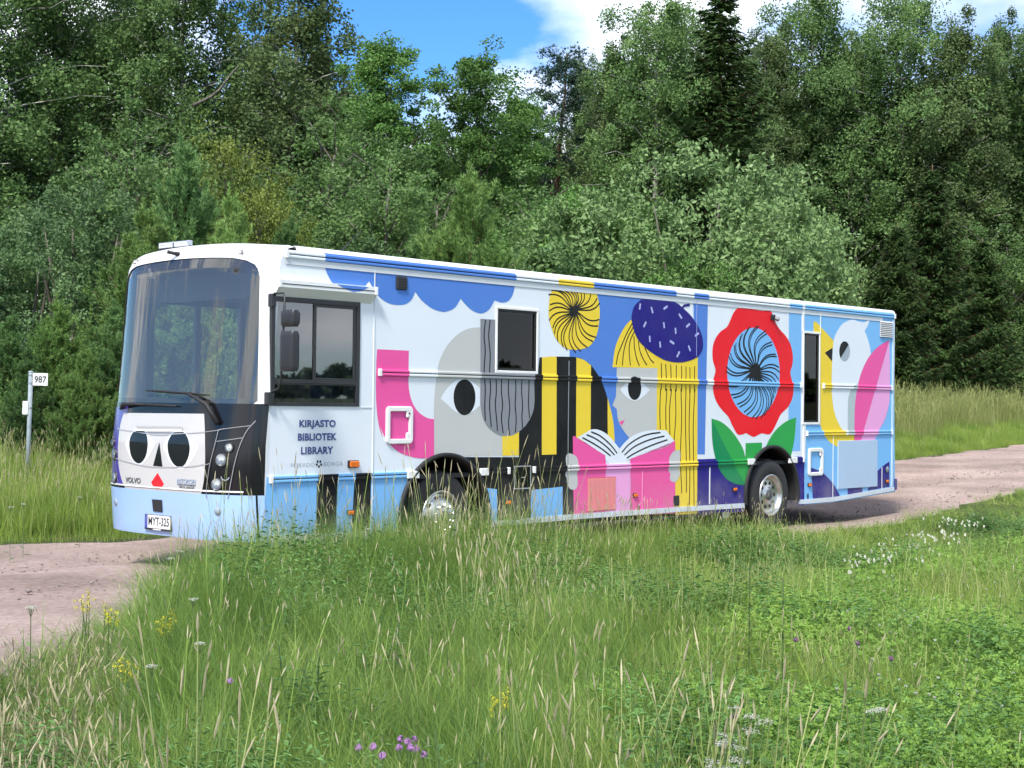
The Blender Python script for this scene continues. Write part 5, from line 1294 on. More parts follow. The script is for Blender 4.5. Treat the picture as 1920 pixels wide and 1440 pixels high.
for a in (
 # left: tall birches with sky between
 ('birch_c','birch_tree', -60, 44, -110, 'leafy birch cut by the left picture edge', 1.1),
 ('birch_a','birch_tree', 95, 46, -130, 'tall spreading birch at the upper left with bright sky gaps beside it', 1.1),
 ('birch_c','birch_tree', 225, 50, 0, 'thin-crowned birch with the widest sky gap, upper left', .8),
 ('birch_a','birch_tree', 335, 45, -90, 'dense tall birch just left of the upper-left patch of blue sky', 1.05),
 ('birch_b','birch_tree', 455, 48, 60, 'shorter birch below the upper-left patch of blue sky', 1.1),
 ('birch_b','birch_tree', 545, 44, -70, 'tall birch forming the left shoulder of the blue sky opening', 1.15),
 ('birch_b','birch_tree', 585, 47, 70, 'slim birch right beside the blue sky opening on its left', .8),
 # centre aspens
 ('aspen_a','aspen_tree', 722, 42, 75, 'green aspen with two pointed tops under the blue sky', 1.0),
 ('aspen_b','aspen_tree', 668, 45, 190, 'rounded aspen left of the twin-topped aspen', 1.0),
 ('aspen_a','aspen_tree', 795, 47, 270, 'low aspen in the dip between two taller aspens', .9),
 ('aspen_b','aspen_tree', 880, 43, 105, 'broad bright green aspen below the blue sky centre', 1.05),
 ('aspen_a','aspen_tree', 968, 46, 185, 'aspen right of centre next to the dark pine', .95),
 ('pine_old','pine_tree', 1032, 50, 75, 'dark blue-green pine standing against the white cloud', 1.0),
 ('birch_b','birch_tree', 1085, 53, 105, 'wispy birch behind the dark pine', .6),
 ('birch_b','birch_tree', 1155, 48, 125, 'olive birch rising in front of the white cloud', 1.0),
 ('birch_a','birch_tree', 1225, 47, 35, 'tall birch left of the dark spruce, above the willow', .95),
 ('spruce','spruce_tree', 1345, 46, -20, 'tall dark spruce above the grey-green willow', 1.15),
 ('birch_c','birch_tree', 1290, 50, 60, 'birch partly hidden by the dark spruce', .9),
 ('birch_b','birch_tree', 1425, 60, 90, 'birch filling the notch right of the dark spruce', 1.0),
 ('birch_a','birch_tree', 1520, 61, 20, 'birch with a visible white trunk above the willow', .95),
 ('birch_b','birch_tree', 1605, 63, 115, 'lower birch between two taller birches at the upper right', 1.0),
 ('birch_c','birch_tree', 1695, 61, 25, 'broad tall birch under the grey cloud, upper right', 1.0),
 ('birch_b','birch_tree', 1800, 59, 75, 'birch with a long pale trunk near the right edge', 1.1),
 ('birch_b','birch_tree', 1880, 64, 75, 'drooping thin birch at the right picture edge', .8),
 ('birch_a','birch_tree', 1960, 61, 60, 'birch cut by the right picture edge', 1.0)):
    tree(*a[:4], a[4] - ((70 if a[4] < 30 else 12) if a[2] < 1100 else 58), a[5], 'tree', FW_, a[6]*1.22)
UN = 'undergrowth along the forest edge'
for a in (
 ('willow','willow_bush', 1325, 33, 255, 'large round grey-green willow behind the bus', 1.0, 'tree'),
 ('willow_b','willow_bush', 1085, 35, 350, 'greener willow left of the large grey-green one', 1.05, 'tree'),
 ('willow','willow_bush', 1475, 35.5, 350, 'grey-green willow at the right shoulder of the large one', .62, 'tree'),
 ('willow_b','willow_bush', 1310, 29.5, 470, 'low bright green willow just above the bus roof', .9, 'bush'),
 ('ypine_a','young_pine', 878, 27.5, 322, 'young bright green pine rising behind the middle of the bus roof', 1.1, 'tree'),
 ('ypine_b','young_pine', 795, 31, 440, 'small pine at the left foot of the young bright pine', 1.2, 'tree'),
 ('ypine_b','young_pine', 322, 29, 262, 'tall young pine behind the bus cab at the left', 1.05, 'tree'),
 ('ypine_a','young_pine', 265, 27, 385, 'bushy young pine left of the bus windscreen', 1.2, 'tree'),
 ('ypine_a','young_pine', 425, 28, 358, 'slim pine top above the bus light bar', .8, 'tree'),
 ('ypine_b','young_pine', 545, 28.5, 408, 'pine tip just above the bus roof front', 1.0, 'tree'),
 ('ypine_a','young_pine', 105, 25.5, 560, 'low pine right behind the house number post', 1.2, 'tree'),
 ('ypine_b','young_pine', 200, 25, 570, 'dense low pine between the post and the bus', 1.25, 'tree'),
 ('ypine_b','young_pine', 15, 26.5, 590, 'low pine at the left picture edge', 1.25, 'tree'),
 ('ypine_a','young_pine', 160, 24.3, 655, 'smallest pine in the grass beside the bus front', 1.2, 'tree'),
 ('ypine_b','young_pine', 60, 24.4, 650, 'smallest dark pine behind the left verge grass', 1.2, 'tree'),
 ('ypine_a','young_pine', 235, 25.4, 620, 'low pine touching the left edge of the bus', 1.1, 'tree'),
 ('shrub_a','willow_shrub', 150, 31, 325, 'silvery leafy shrub above the low pines at left', 1.1, 'bush'),
 ('shrub_a','willow_shrub', 40, 30, 400, 'broad leafy shrub at the left edge above the post', 1.2, 'bush'),
 ('yellow','yellow_bush', 440, 32, 275, 'yellowish green sapling behind the bus cab', .85, 'tree'),
 ('yellow','yellow_bush', 500, 31, 370, 'low yellowish sapling above the bus roof front', .8, 'bush'),
 ('shrub_b','leafy_shrub', 610, 36, 300, 'dark leafy shrub behind the bus roof, left of the young pine', 1.25, 'bush'),
 ('shrub_b','leafy_shrub', 700, 35, 330, 'dark green shrub below the twin-topped aspen', 1.2, 'bush'),
 ('shrub_a','leafy_shrub', 640, 33, 420, 'low dark shrub right above the cab roof', 1.2, 'bush'),
 ('shrub_b','leafy_shrub', 760, 37, 340, 'leafy shrub between the aspens and the young pine', 1.1, 'bush'),
 ('shrub_b','leafy_shrub', 985, 37, 350, 'shrub between the young pine and the greener willow', 1.2, 'bush'),
 ('shrub_a','leafy_shrub', 1010, 32, 440, 'low shrub at the left foot of the willows', 1.15, 'bush'),
 ('shrub_b','leafy_shrub', 290, 35, 230, 'dark shrub below the dense tall birch at left', 1.2, 'bush'),
 ('shrub_b','leafy_shrub', 530, 37, 240, 'dark shrub under the tall birch left of the sky opening', 1.3, 'bush'),
 ('spruce_b','spruce_tree', 1745, 51, 285, 'dark spruce at the meadow edge right of the bus', 1.0, 'tree'),
 ('spruce_b','spruce_tree', 1680, 49, 400, 'shorter dark spruce just behind the rear of the bus', 1.0, 'tree'),
 ('spruce_b','spruce_tree', 1840, 52, 430, 'low spruce skirt at the top of the right meadow', 1.2, 'tree'),
 ('shrub_b','leafy_shrub', 1880, 56, 430, 'leafy shrub above the pale meadow at the right edge', 1.3, 'bush'),
 ('shrub_b','leafy_shrub', 1800, 55, 540, 'lowest shrub bordering the right meadow', 1.3, 'bush'),
 ('shrub_b','leafy_shrub', 1640, 59, 330, 'shrub between the willow and the dark spruces', 1.3, 'bush'),
 ('shrub_b','leafy_shrub', 1945, 57, 520, 'shrub cut by the right edge above the meadow', 1.3, 'bush')):
    tree(*a[:5], a[5], a[7], UN, a[6])
# the wood behind, and the wood across the fields behind the camera (seen in the bus windows)
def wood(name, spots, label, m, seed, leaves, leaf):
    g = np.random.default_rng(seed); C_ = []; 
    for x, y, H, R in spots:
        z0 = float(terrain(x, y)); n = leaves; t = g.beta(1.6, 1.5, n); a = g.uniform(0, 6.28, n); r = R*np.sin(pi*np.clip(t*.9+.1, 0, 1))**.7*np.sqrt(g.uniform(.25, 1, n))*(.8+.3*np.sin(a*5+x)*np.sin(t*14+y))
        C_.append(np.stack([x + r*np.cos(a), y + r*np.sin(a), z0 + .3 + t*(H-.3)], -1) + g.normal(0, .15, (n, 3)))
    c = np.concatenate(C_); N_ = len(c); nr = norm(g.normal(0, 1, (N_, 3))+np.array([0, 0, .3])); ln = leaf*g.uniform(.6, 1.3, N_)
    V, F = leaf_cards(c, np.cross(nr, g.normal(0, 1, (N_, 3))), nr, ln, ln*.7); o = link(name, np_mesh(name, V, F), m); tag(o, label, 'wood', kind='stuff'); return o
g_ = np.random.default_rng(5)
sp_ = []
for px in np.arange(-40, 2000, 62):
    for d in (60, 67, 74):
        if 600 < px < 1010: top = 235
        elif 1010 <= px < 1110: top = 270
        elif 60 < px < 330: top = 170
        else: top = 120 if px > 1100 else 150
        top += g_.uniform(-25, 60); q = px + g_.uniform(-20, 20)
        p = at_y(q, 750, d); sp_.append((p.x, d, 1.8 + (hz_(q)-top)*d/FPX - float(terrain(p.x, d)), g_.uniform(1.6, 2.4)))
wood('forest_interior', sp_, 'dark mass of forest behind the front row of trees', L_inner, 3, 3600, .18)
sp_ = []
for k in np.arange(62, 300, .5):
    a_ = radians(k); rr = 420 + 60*sin(k*.21) + g_.uniform(-25, 25)
    sp_.append((rr*sin(a_), rr*cos(a_), g_.uniform(7, 11), g_.uniform(3.5, 5)))
wood('far_wood', sp_, 'far wood across the fields, mirrored in the bus windows', L_spruce, 4, 200, 2.4)
# a bare dead limb among the birches
def limb(name, pxs, depth, r, label):
    p = [at_y(a, b, depth) for a, b in pxs]; o = MB().tube(p, list(np.linspace(r, r*.35, len(p))), 7).build(name, B_grey, None, True); tag(o, label, 'branch'); return o
limb('dead_branch', [(362,198),(395,182),(412,168),(425,150),(443,128),(448,122)], 42.5, .055, 'bare pale dead branch crossing the birch crowns at upper left')
# house number post
pb = at_y(51, 905, 22.5); zb0 = float(terrain(pb.x, pb.y))
post = bpy.data.objects.new('house_number_post', None); COL.objects.link(post); post.location = (pb.x, pb.y, zb0); post.rotation_euler = (0, radians(1.0), 0)
tag(post, 'grey metal post with the house number 987 and a small white box, left verge', 'sign post')
ztp = at_y(55, 697, 22.5).z - zb0
M_galv = noise_mat('galvanised_steel', [(.3, (.20,.25,.27)), (.7, (.34,.39,.41))], 7, 5, .5)
MB().tube([(0,0,-.2),(0,0,ztp)], .033, 16).build('pole', M_galv, post, True)
MB().lathe([(.036,0),(.036,.02),(.0005,.026)], (0,0,ztp-.01), (0,0,1), 16).build('pole_cap', M_galv, post, True)
zp = at_y(73, 711, 22.5).z - zb0
npl = MB().box((.035,-.012,zp-.092), (.255,-.006,zp+.092), 0, .002).build('number_plate', mat('sign_white', (.72,.74,.72), .4), post)
link('digits', fit_text('987', .175, .095, .015), mat('sign_black', (.02,.02,.02), .5), npl, loc=(.147, -.0145, zp), rot=(pi/2, 0, 0))
for dz in (.06, -.06): MB().lathe([(.037,-.012),(.037,.012)], (0,0,zp+dz), (0,0,1), 16).build('clamp_band', M_alu, post, True)
zp = at_y(45, 765, 22.5).z - zb0
bx = MB().box((-.095,-.05,zp-.10), (-.01,-.02,zp+.10), 0, .008).build('notice_box', mat('box_white', (.74,.75,.75), .45), post)
for k in range(4): MB().box((-.08,-.0515,zp+.07-k*.03), (-.03,-.0495,zp+.078-k*.03)).build('printed_line', mat('print_grey', (.3,.32,.34), .6), bx)
MB().lathe([(.036,-.012),(.036,.012)], (0,0,zp), (0,0,1), 16).build('clamp_band', M_alu, post, True)
# =================================================================== grasses
G_green = leaf_mat('grass_green', (.080,.165,.024), (.305,.420,.098), (.44,.53,.18), .45, .5)
G_fresh = leaf_mat('grass_fresh', (.145,.265,.034), (.380,.500,.105), (.50,.58,.19), .45, .5)
G_blue = leaf_mat('grass_bluish', (.060,.150,.036), (.180,.310,.100), (.29,.40,.18), .38, .5)
G_pale = leaf_mat('grass_pale', (.25,.30,.095), (.42,.45,.185), (.54,.53,.30), .38, .6)
G_head = leaf_mat('grass_seed_head', (.38,.34,.20), (.56,.50,.33), (.70,.63,.46), .25, .7)
G_straw = leaf_mat('dry_straw', (.22,.21,.115), (.40,.37,.22), (.50,.46,.30), .2, .7)
G_clover = leaf_mat('clover_leaf', (.140,.265,.045), (.280,.440,.092), (.34,.49,.16), .38, .5)
G_weed = leaf_mat('weed_leaf', (.080,.170,.050), (.165,.300,.085), (.25,.39,.14), .3, .5)
def blades(g, n, h0, h1, rad, wd, bend, V, F, Mi, mi, segs=4):
    for _ in range(n):
        a = g.uniform(0, 6.28); r = rad*math.sqrt(g.random()); b = np.array([r*cos(a), r*sin(a), -.03]); h = g.uniform(h0, h1); az = g.uniform(0, 6.28); k = bend*g.uniform(.25, 1.5)*h
        d = np.array([cos(az), sin(az), 0]); s_ = np.array([-sin(az), cos(az), 0])*wd*g.uniform(.6, 1.3); fa = g.uniform(0, 3.14); s_ = s_*cos(fa)*.6 + d*sin(fa)*.5*wd + s_*.4
        o = len(V); drop = g.uniform(.0, .35)*k
        for i in range(segs):
            t = i/segs; c = b + np.array([0, 0, 1])*(h*t - drop*t**3) + d*k*t**1.9; w_ = (1-t**1.6)*.5+.05
            V.append(c - s_*w_); V.append(c + s_*w_)
        V.append(b + np.array([0, 0, 1])*(h-drop) + d*k)
        for i in range(segs-1): q = o+2*i; F.append((q, q+1, q+3, q+2)); Mi.append(mi)
        F.append((o+2*segs-2, o+2*segs-1, o+2*segs)); Mi.append(mi)
def stems(g, n, h0, h1, rad, V, F, Mi, ms, mh, hl=.068, hw=.0045, bend=.18, stw=.0022):
    for _ in range(n):
        a = g.uniform(0, 6.28); r = rad*math.sqrt(g.random()); b = np.array([r*cos(a), r*sin(a), -.03]); h = g.uniform(h0, h1); az = g.uniform(0, 6.28); k = bend*g.uniform(.2, 1.5)*h; d = np.array([cos(az), sin(az), 0]); s_ = np.array([-sin(az), cos(az), 0])
        o = len(V); seg = 4
        for i in range(seg+1):
            t = i/seg; c = b + np.array([0, 0, 1])*h*t + d*k*t**2; V.append(c - s_*stw); V.append(c + s_*stw)
        for i in range(seg): q = o+2*i; F.append((q, q+1, q+3, q+2)); Mi.append(ms)
        top = b + np.array([0, 0, 1])*h + d*k; ax = norm(np.array([0, 0, 1.])*h + d*2*k); L = hl*g.uniform(.7, 1.4); e1 = s_; e2 = np.cross(ax, e1); o = len(V)
        for t, w_ in ((-.05, .35), (.25, 1.0), (.65, .9), (1.0, .15)):
            for q in range(4): an = q*pi/2; V.append(top + ax*L*t + (e1*cos(an)+e2*sin(an))*hw*w_)
        for i in range(3):
            for q in range(4): F.append((o+4*i+q, o+4*i+(q+1) % 4, o+4*i+4+(q+1) % 4, o+4*i+4+q)); Mi.append(mh)
def tuft_mesh(name, fn, mats):
    V, F, Mi = [], [], []; fn(V, F, Mi)
    me = bpy.data.meshes.new(name); me.from_pydata([tuple(v) for v in V], [], F); me.polygons.foreach_set('material_index', Mi)
    for m in mats: me.materials.append(m)
    me.update(); return me
def trefoil(g, n, h0, h1, rad, V, F, Mi, mi, size=.023):
    for _ in range(n):
        a = g.uniform(0, 6.28); r = rad*math.sqrt(g.random()); h = g.uniform(h0, h1); c = np.array([r*cos(a), r*sin(a), h]); tilt = norm(g.normal(0, .45, 3)+np.array([0, 0, 1.])); e1 = norm(np.cross(tilt, g.normal(0, 1, 3))); e2 = np.cross(tilt, e1)
        for k in range(3):
            an = 2.094*k; d = e1*cos(an)+e2*sin(an); s_ = np.cross(tilt, d); L = size*g.uniform(.7, 1.3); o = len(V)
            V += [c, c+d*L*.55+s_*L*.38-tilt*.004, c+d*L, c+d*L*.55-s_*L*.38-tilt*.004]; F.append((o, o+1, o+2, o+3)); Mi.append(mi)
tuft_col = {}
def lib(name, meshes):
    c = bpy.data.collections.new(name)
    for i, me in enumerate(meshes):
        c.objects.link(bpy.data.objects.new('%s_%02d' % (name, i), me))
    tuft_col[name] = c; return c
gg = np.random.default_rng(99)
def mk(kind, k):
    g = np.random.default_rng(1000 + k*17 + hash_(kind))
    if kind == 'lush': return tuft_mesh(kind, lambda V, F, M: (blades(g, 32, .28, .62, .15, .0085, .65, V, F, M, 0), blades(g, 9, .3, .6, .15, .009, .7, V, F, M, 1), (stems(g, 1, .5, .75, .12, V, F, M, 0, 3, .05, .0032) if k == 0 else None)), [G_green, G_blue, G_pale, G_head])
    if kind == 'seedy': return tuft_mesh(kind, lambda V, F, M: (blades(g, 24, .25, .55, .16, .008, .6, V, F, M, 0), blades(g, 4, .3, .55, .16, .005, .5, V, F, M, 2), stems(g, 2 + k % 2, .55, .88, .16, V, F, M, 2, 3)), [G_green, G_blue, G_pale, G_head])
    if kind == 'fresh': return tuft_mesh(kind, lambda V, F, M: (blades(g, 36, .2, .5, .15, .0072, .5, V, F, M, 0), blades(g, 5, .25, .5, .15, .005, .5, V, F, M, 1), stems(g, 1, .4, .62, .14, V, F, M, 1, 1, .05, .004)), [G_fresh, G_pale, G_head])
    if kind == 'short': return tuft_mesh(kind, lambda V, F, M: (blades(g, 30, .06, .20, .15, .005, .5, V, F, M, 0), blades(g, 5, .06, .2, .15, .005, .6, V, F, M, 1)), [G_fresh, G_pale])
    if kind == 'meadow': return tuft_mesh(kind, lambda V, F, M: (blades(g, 12, .2, .5, .22, .009, .3, V, F, M, 0), blades(g, 22, .3, .7, .22, .008, .3, V, F, M, 1), stems(g, 8, .55, .95, .22, V, F, M, 1, 1, .10, .009, .15, .004)), [G_green, G_pale])
    if kind == 'clover': return tuft_mesh(kind, lambda V, F, M: (trefoil(g, 58, .08, .34, .17, V, F, M, 0), blades(g, 14, .15, .46, .16, .005, .45, V, F, M, 1)), [G_clover, G_fresh])
    if kind == 'straw': return tuft_mesh(kind, lambda V, F, M: (blades(g, 20, .12, .38, .17, .005, 1.5, V, F, M, 0), blades(g, 14, .12, .40, .17, .005, 1.1, V, F, M, 1), stems(g, 2, .25, .5, .15, V, F, M, 0, 2)), [G_straw, G_green, G_head])
    if kind == 'weeds':
        def f(V, F, M):
            for _ in range(5):
                a = g.uniform(0, 6.28); r = .13*math.sqrt(g.random()); h = g.uniform(.25, .55); az = g.uniform(0, 6.28); top = np.array([r*cos(a)+.08*cos(az), r*sin(a)+.08*sin(az), h]); bb = np.array([r*cos(a), r*sin(a), 0])
                for i in range(12):
                    t = .15+.85*i/12; c = bb+(top-bb)*t; an = i*2.4; d = np.array([cos(an), sin(an), g.uniform(-.1, .6)]); d = norm(d); s_ = norm(np.cross(d, np.array([0, 0, 1.]))); L = .10*(1.15-t)*g.uniform(.7, 1.3)+.02; o = len(V)
                    V.extend([c, c+d*L*.5+s_*L*.2, c+d*L-np.array([0, 0, L*.25]), c+d*L*.5-s_*L*.2]); F.append((o, o+1, o+2, o+3)); M.append(0)
            blades(g, 8, .2, .5, .15, .006, .6, V, F, M, 1)
        return tuft_mesh(kind, f, [G_weed, G_green])
def hash_(s): return sum(ord(c)*(i+1) for i, c in enumerate(s))
KINDS = ['lush', 'seedy', 'fresh', 'short', 'meadow', 'clover', 'straw', 'weeds']
NV = 5
for k in KINDS: lib('tuft_' + k, [mk(k, i) for i in range(NV)])

def scatter(name, pts, col_, scl, label, tilt=.12, cat='grass', zoff=0.0):
    """one grass object: tufts instanced on points that lie on the terrain"""
    pts = np.asarray(pts); n = len(pts); z = terrain(pts[:, 0], pts[:, 1]) + zoff
    me = bpy.data.meshes.new(name); me.vertices.add(n); me.vertices.foreach_set('co', np.column_stack([pts, z]).astype(np.float32).ravel())
    g = np.random.default_rng(hash_(name))
    for nm, ty, dat in (('rot', 'FLOAT_VECTOR', np.column_stack([g.normal(0, tilt, n), g.normal(0, tilt, n), g.uniform(0, 6.28, n)])), ('scl', 'FLOAT_VECTOR', np.column_stack([g.uniform(.85, 1.2, n)*scl, g.uniform(.85, 1.2, n)*scl, g.uniform(.75, 1.2, n)*scl]) if np.isscalar(scl) else np.column_stack([scl[:, 0], scl[:, 0], scl[:, 1]]))):
        at = me.attributes.new(nm, ty, 'POINT'); at.data.foreach_set('vector', dat.astype(np.float32).ravel())
    me.attributes.new('idx', 'INT', 'POINT').data.foreach_set('value', g.integers(0, NV, n).astype(np.int32))
    o = link(name, me); tag(o, label, cat, kind='stuff')
    ng = bpy.data.node_groups.new(name, 'GeometryNodeTree'); ng.interface.new_socket('Geometry', in_out='INPUT', socket_type='NodeSocketGeometry'); ng.interface.new_socket('Geometry', in_out='OUTPUT', socket_type='NodeSocketGeometry')
    nn = ng.nodes.new; gi, go = nn('NodeGroupInput'), nn('NodeGroupOutput'); ci = nn('GeometryNodeCollectionInfo'); ci.inputs[0].default_value = tuft_col[col_]; ci.inputs['Separate Children'].default_value = True; ci.inputs['Reset Children'].default_value = True
    ip = nn('GeometryNodeInstanceOnPoints'); ip.inputs['Pick Instance'].default_value = True
    def na(nm, ty): a = nn('GeometryNodeInputNamedAttribute'); a.data_type = ty; a.inputs['Name'].default_value = nm; return a.outputs['Attribute']
    er = nn('FunctionNodeEulerToRotation'); lk = ng.links.new
    lk(gi.outputs[0], ip.inputs['Points']); lk(ci.outputs[0], ip.inputs['Instance']); lk(na('idx', 'INT'), ip.inputs['Instance Index']); lk(na('rot', 'FLOAT_VECTOR'), er.inputs[0]); lk(er.outputs[0], ip.inputs['Rotation']); lk(na('scl', 'FLOAT_VECTOR'), ip.inputs['Scale']); lk(ip.outputs[0], go.inputs[0])
    md = o.modifiers.new('tufts', 'NODES'); md.node_group = ng; return o
def vnoise(x, y, s, seed=0):
    return .5 + .25*(np.sin(x*s+seed)*np.cos(y*s*.9-seed*1.3) + np.sin(x*s*1.9+y*s*1.3+seed*2.1)*.7 + np.sin(x*s*.6-y*s*1.7+seed)*.5)
def visible(x, y, margin=1.0): return np.abs(x) < .338*y + margin
g = np.random.default_rng(17)
def cand(n, x0, x1, y0, y1): return g.uniform(x0, x1, n), g.uniform(y0, y1, n)
# --- the verge and field on the camera's side
x, y = cand(62000, -8, 13, 4.2, 34)
u, w = uv_of(x, y); dn = near_edge(u) - w
ok = visible(x, y) & (dn > -.02) & (u > -9) & (g.random(len(x)) < np.clip(1.15 - (y-8)/17, .3, 1))
x, y, u, w, dn = x[ok], y[ok], u[ok], w[ok], dn[ok]
px_ = 960 + FPX*x/y
is_clover = (dn > 2.6 + .6*np.sin(u*1.3)) & (px_ > 1330 + 220*np.sin(y*.55) + 260*(y < 8.5)) & (vnoise(x, y, 1.1, 3) > .36)
is_straw = (px_ < 330 + 90*np.sin(y*2)) & (y < 10.6)
v1, v2 = vnoise(x, y, 1.25, 1), vnoise(x, y, .8, 5)
fresh_p = np.clip((px_-900)/600, 0, 1)*.8 + .1
r1 = g.random(len(x))
cls = np.full(len(x), 'lush', dtype=object)
cls[(v1 > .76) & (r1 < .6) | ((dn < 1.6) & (px_ > 380) & (px_ < 1050) & (r1 < .3))] = 'seedy'
cls[(r1 < fresh_p) & (cls == 'lush')] = 'fresh'
cls[(r1 < fresh_p*.55) & (cls == 'seedy')] = 'fresh'
cls[(v2 > .60) & (r1 > .4) & (dn > .8)] = 'weeds'
cls[is_clover & (r1 < .68)] = 'clover'
cls[is_straw & (r1 < .8)] = 'straw'
sh_ = (dn < .4) & ((px_ < 330) | (px_ > 1500)); cls[sh_] = np.where(r1[sh_] < .6, 'short', cls[sh_])
cls[(u > 9.5) & (dn < 2.5) & (r1 < .5)] = 'short'
hgt = 1.12 + .5*(v2-.5) - .35*np.clip((px_-1050)/500, 0, 1)*(dn < 3) - .45*(u > 8)*np.clip(1-dn/3, 0, 1)
hgt = hgt + .40*np.clip((px_-360)/120, 0, 1)*np.clip((1120-px_)/150, 0, 1)*np.clip(1.5-dn/1.6, 0, 1)
hgt = hgt + .28*np.clip((px_-230)/120, 0, 1)*np.clip((860-px_)/120, 0, 1)*np.clip(1.2-np.abs(dn-1.6)/1.8, 0, 1)
cls[(px_ > 260) & (px_ < 800) & (dn > .3) & (dn < 3.2) & (cls != 'weeds') & (r1 < .7)] = 'lush'
hgt = np.where(px_ < 300, hgt*np.clip(.55 + dn*.12, .55, 1), hgt)
for k, lab in (('lush', 'long dark green grass on the verge in front of the bus'), ('seedy', 'tall grass with pale seed heads in front of the bus'), ('fresh', 'light green field grass in the foreground'), ('short', 'short grass along the near edge of the gravel'), ('clover', 'leafy clover covering the field at the right'), ('straw', 'flattened dry grass in the lower left corner'), ('weeds', 'broad-leaved weeds among the foreground grass')):
    s_ = cls == k
    sc2 = np.column_stack([g.uniform(.85, 1.2, s_.sum()), hgt[s_]*g.uniform(.75, 1.15, s_.sum())])
    scatter(k + '_grass' if k not in ('clover', 'weeds') else k, np.column_stack([x[s_], y[s_]]), 'tuft_' + k, sc2, lab)
# --- left verge beyond the road
x, y = cand(26000, -16, 2, 14, 32); u, w = uv_of(x, y); df = w - far_edge(u)
ok = visible(x, y) & (df > .0) & (df < 7) & (u < 14); x, y, df = x[ok], y[ok], df[ok]
keep = g.random(len(x)) < .75; x, y, df = x[keep], y[keep], df[keep]; r1 = g.random(len(x))
a = (df < .5); s_ = a & (r1 < .8); scatter('far_edge_grass', np.column_stack([x[s_], y[s_]]), 'tuft_short', 1.1, 'short green grass along the far edge of the gravel at left')
s_ = ~a & (r1 < .72); scatter('far_verge_grass', np.column_stack([x[s_], y[s_]]), 'tuft_fresh', 1.25, 'green verge grass left of the bus beyond the road')
s_ = ~a & (r1 >= .72); scatter('far_verge_tall_grass', np.column_stack([x[s_], y[s_]]), 'tuft_seedy', .92, 'tall straw-coloured grass around the number post')
# --- meadow right of the bus
x, y = cand(60000, 6, 30, 24, 72); u, w = uv_of(x, y); df = w - far_edge(u)
ok = visible(x, y, 1.5) & (x > .24*y - 2) & (df > 0) & (df < 16); x, y, df = x[ok], y[ok], df[ok]; r1 = g.random(len(x))
a = df < 1.4 + 1.1*vnoise(x, y, .7); s_ = a & (r1 < .9); scatter('meadow_edge_grass', np.column_stack([x[s_], y[s_]]), 'tuft_short', 1.5, 'green grass strip between the gravel and the pale meadow')
s_ = a & (r1 > .75); scatter('meadow_fringe_grass', np.column_stack([x[s_], y[s_]]), 'tuft_fresh', .8, 'fresh green tufts at the lower edge of the right meadow')
s_ = ~a; scatter('pale_meadow_grass', np.column_stack([x[s_], y[s_]]), 'tuft_meadow', np.column_stack([g.uniform(.7, 1.1, s_.sum()), g.uniform(.45, 1.1, s_.sum())]), 'pale flowering meadow grass right of the bus')
# --- tall seed stalks on the road verge right in front of the wheels
x, y = cand(5200, -4, 6, 9, 24); u, w = uv_of(x, y); dn = near_edge(u) - w; px_ = 960 + FPX*x/y
ok = (dn > -.12) & (dn < 1.3) & (px_ > 430) & (px_ < 1480) & (vnoise(x, y, 2.2, 4) > .46 + .14*(px_ > 1000)); x, y, px_ = x[ok], y[ok], px_[ok]
scatter('roadside_seed_grass', np.column_stack([x, y]), 'tuft_seedy', np.column_stack([g.uniform(.7, 1.0, len(x)), np.where(px_ < 1010, .92, .74)*g.uniform(.8, 1.12, len(x))]), 'pale seed stalks standing against the bus wheels')
# =================================================================== flowers and single weeds
def spot(px, py, h):
    """ground place of a plant whose top, h above the ground, shows at the pixel"""
    z = 0.0
    for _ in range(6):
        p = at_z(px, py, z + h); z = float(terrain(p.x, p.y))
    return (p.x, p.y, z)
M_stem = mat('plant_stem', (.09,.14,.045), .6)
M_fy = leaf_mat('yellow_petal', (.50,.46,.03), (.68,.60,.06), None, .2); M_fw = leaf_mat('white_petal', (.38,.40,.32), (.55,.55,.47), None, .2); M_fp = leaf_mat('purple_petal', (.36,.14,.42), (.58,.32,.62), None, .25)
M_dk = leaf_mat('dull_purple_petal', (.13,.06,.13), (.26,.14,.24), None, .1)
def petals(V, F, Mi, c, n, rad, size, g, mi, up=.3):
    for _ in range(n):
        d = norm(g.normal(0, 1, 3)); p = c + d*rad*g.random()**.4; e1 = norm(g.normal(0, 1, 3)); nr = norm(d+np.array([0, 0, up])); e1 = norm(np.cross(nr, e1)); e2 = np.cross(nr, e1); L = size*g.uniform(.6, 1.3); o = len(V)
        V += [p-e1*L, p-e2*L*.7, p+e1*L, p+e2*L*.7]; F.append((o, o+1, o+2, o+3)); Mi.append(mi)
def stem_leafy(V, F, Mi, h, g, nl=10, leaf=.07, b=(0, 0, 0), top=None, mi=0, r=.003):
    b = np.array(b, float); top = np.array(top if top is not None else (0, 0, h), float); d = top-b; e = norm(np.cross(d, np.array([1., .3, 0]))); f = norm(np.cross(d, e)); o = len(V)
    for q in (b, top):
        for k in range(3): V.append(q + (e*cos(2.09*k)+f*sin(2.09*k))*r)
    for k in range(3): F.append((o+k, o+(k+1) % 3, o+3+(k+1) % 3, o+3+k)); Mi.append(mi)
    for i in range(nl):
        t = .08+.85*i/max(1, nl); c = b+d*t; an = i*2.4+g.uniform(-.3, .3); dd = norm(np.array([cos(an), sin(an), g.uniform(.1, .8)])); s_ = norm(np.cross(dd, np.array([0, 0, 1.]))); L = leaf*(1.2-.7*t)*g.uniform(.8, 1.2); o = len(V)
        V += [c, c+dd*L*.5+s_*L*.16, c+dd*L-np.array([0, 0, L*.2]), c+dd*L*.5-s_*L*.16]; F.append((o, o+1, o+2, o+3)); Mi.append(mi+1)
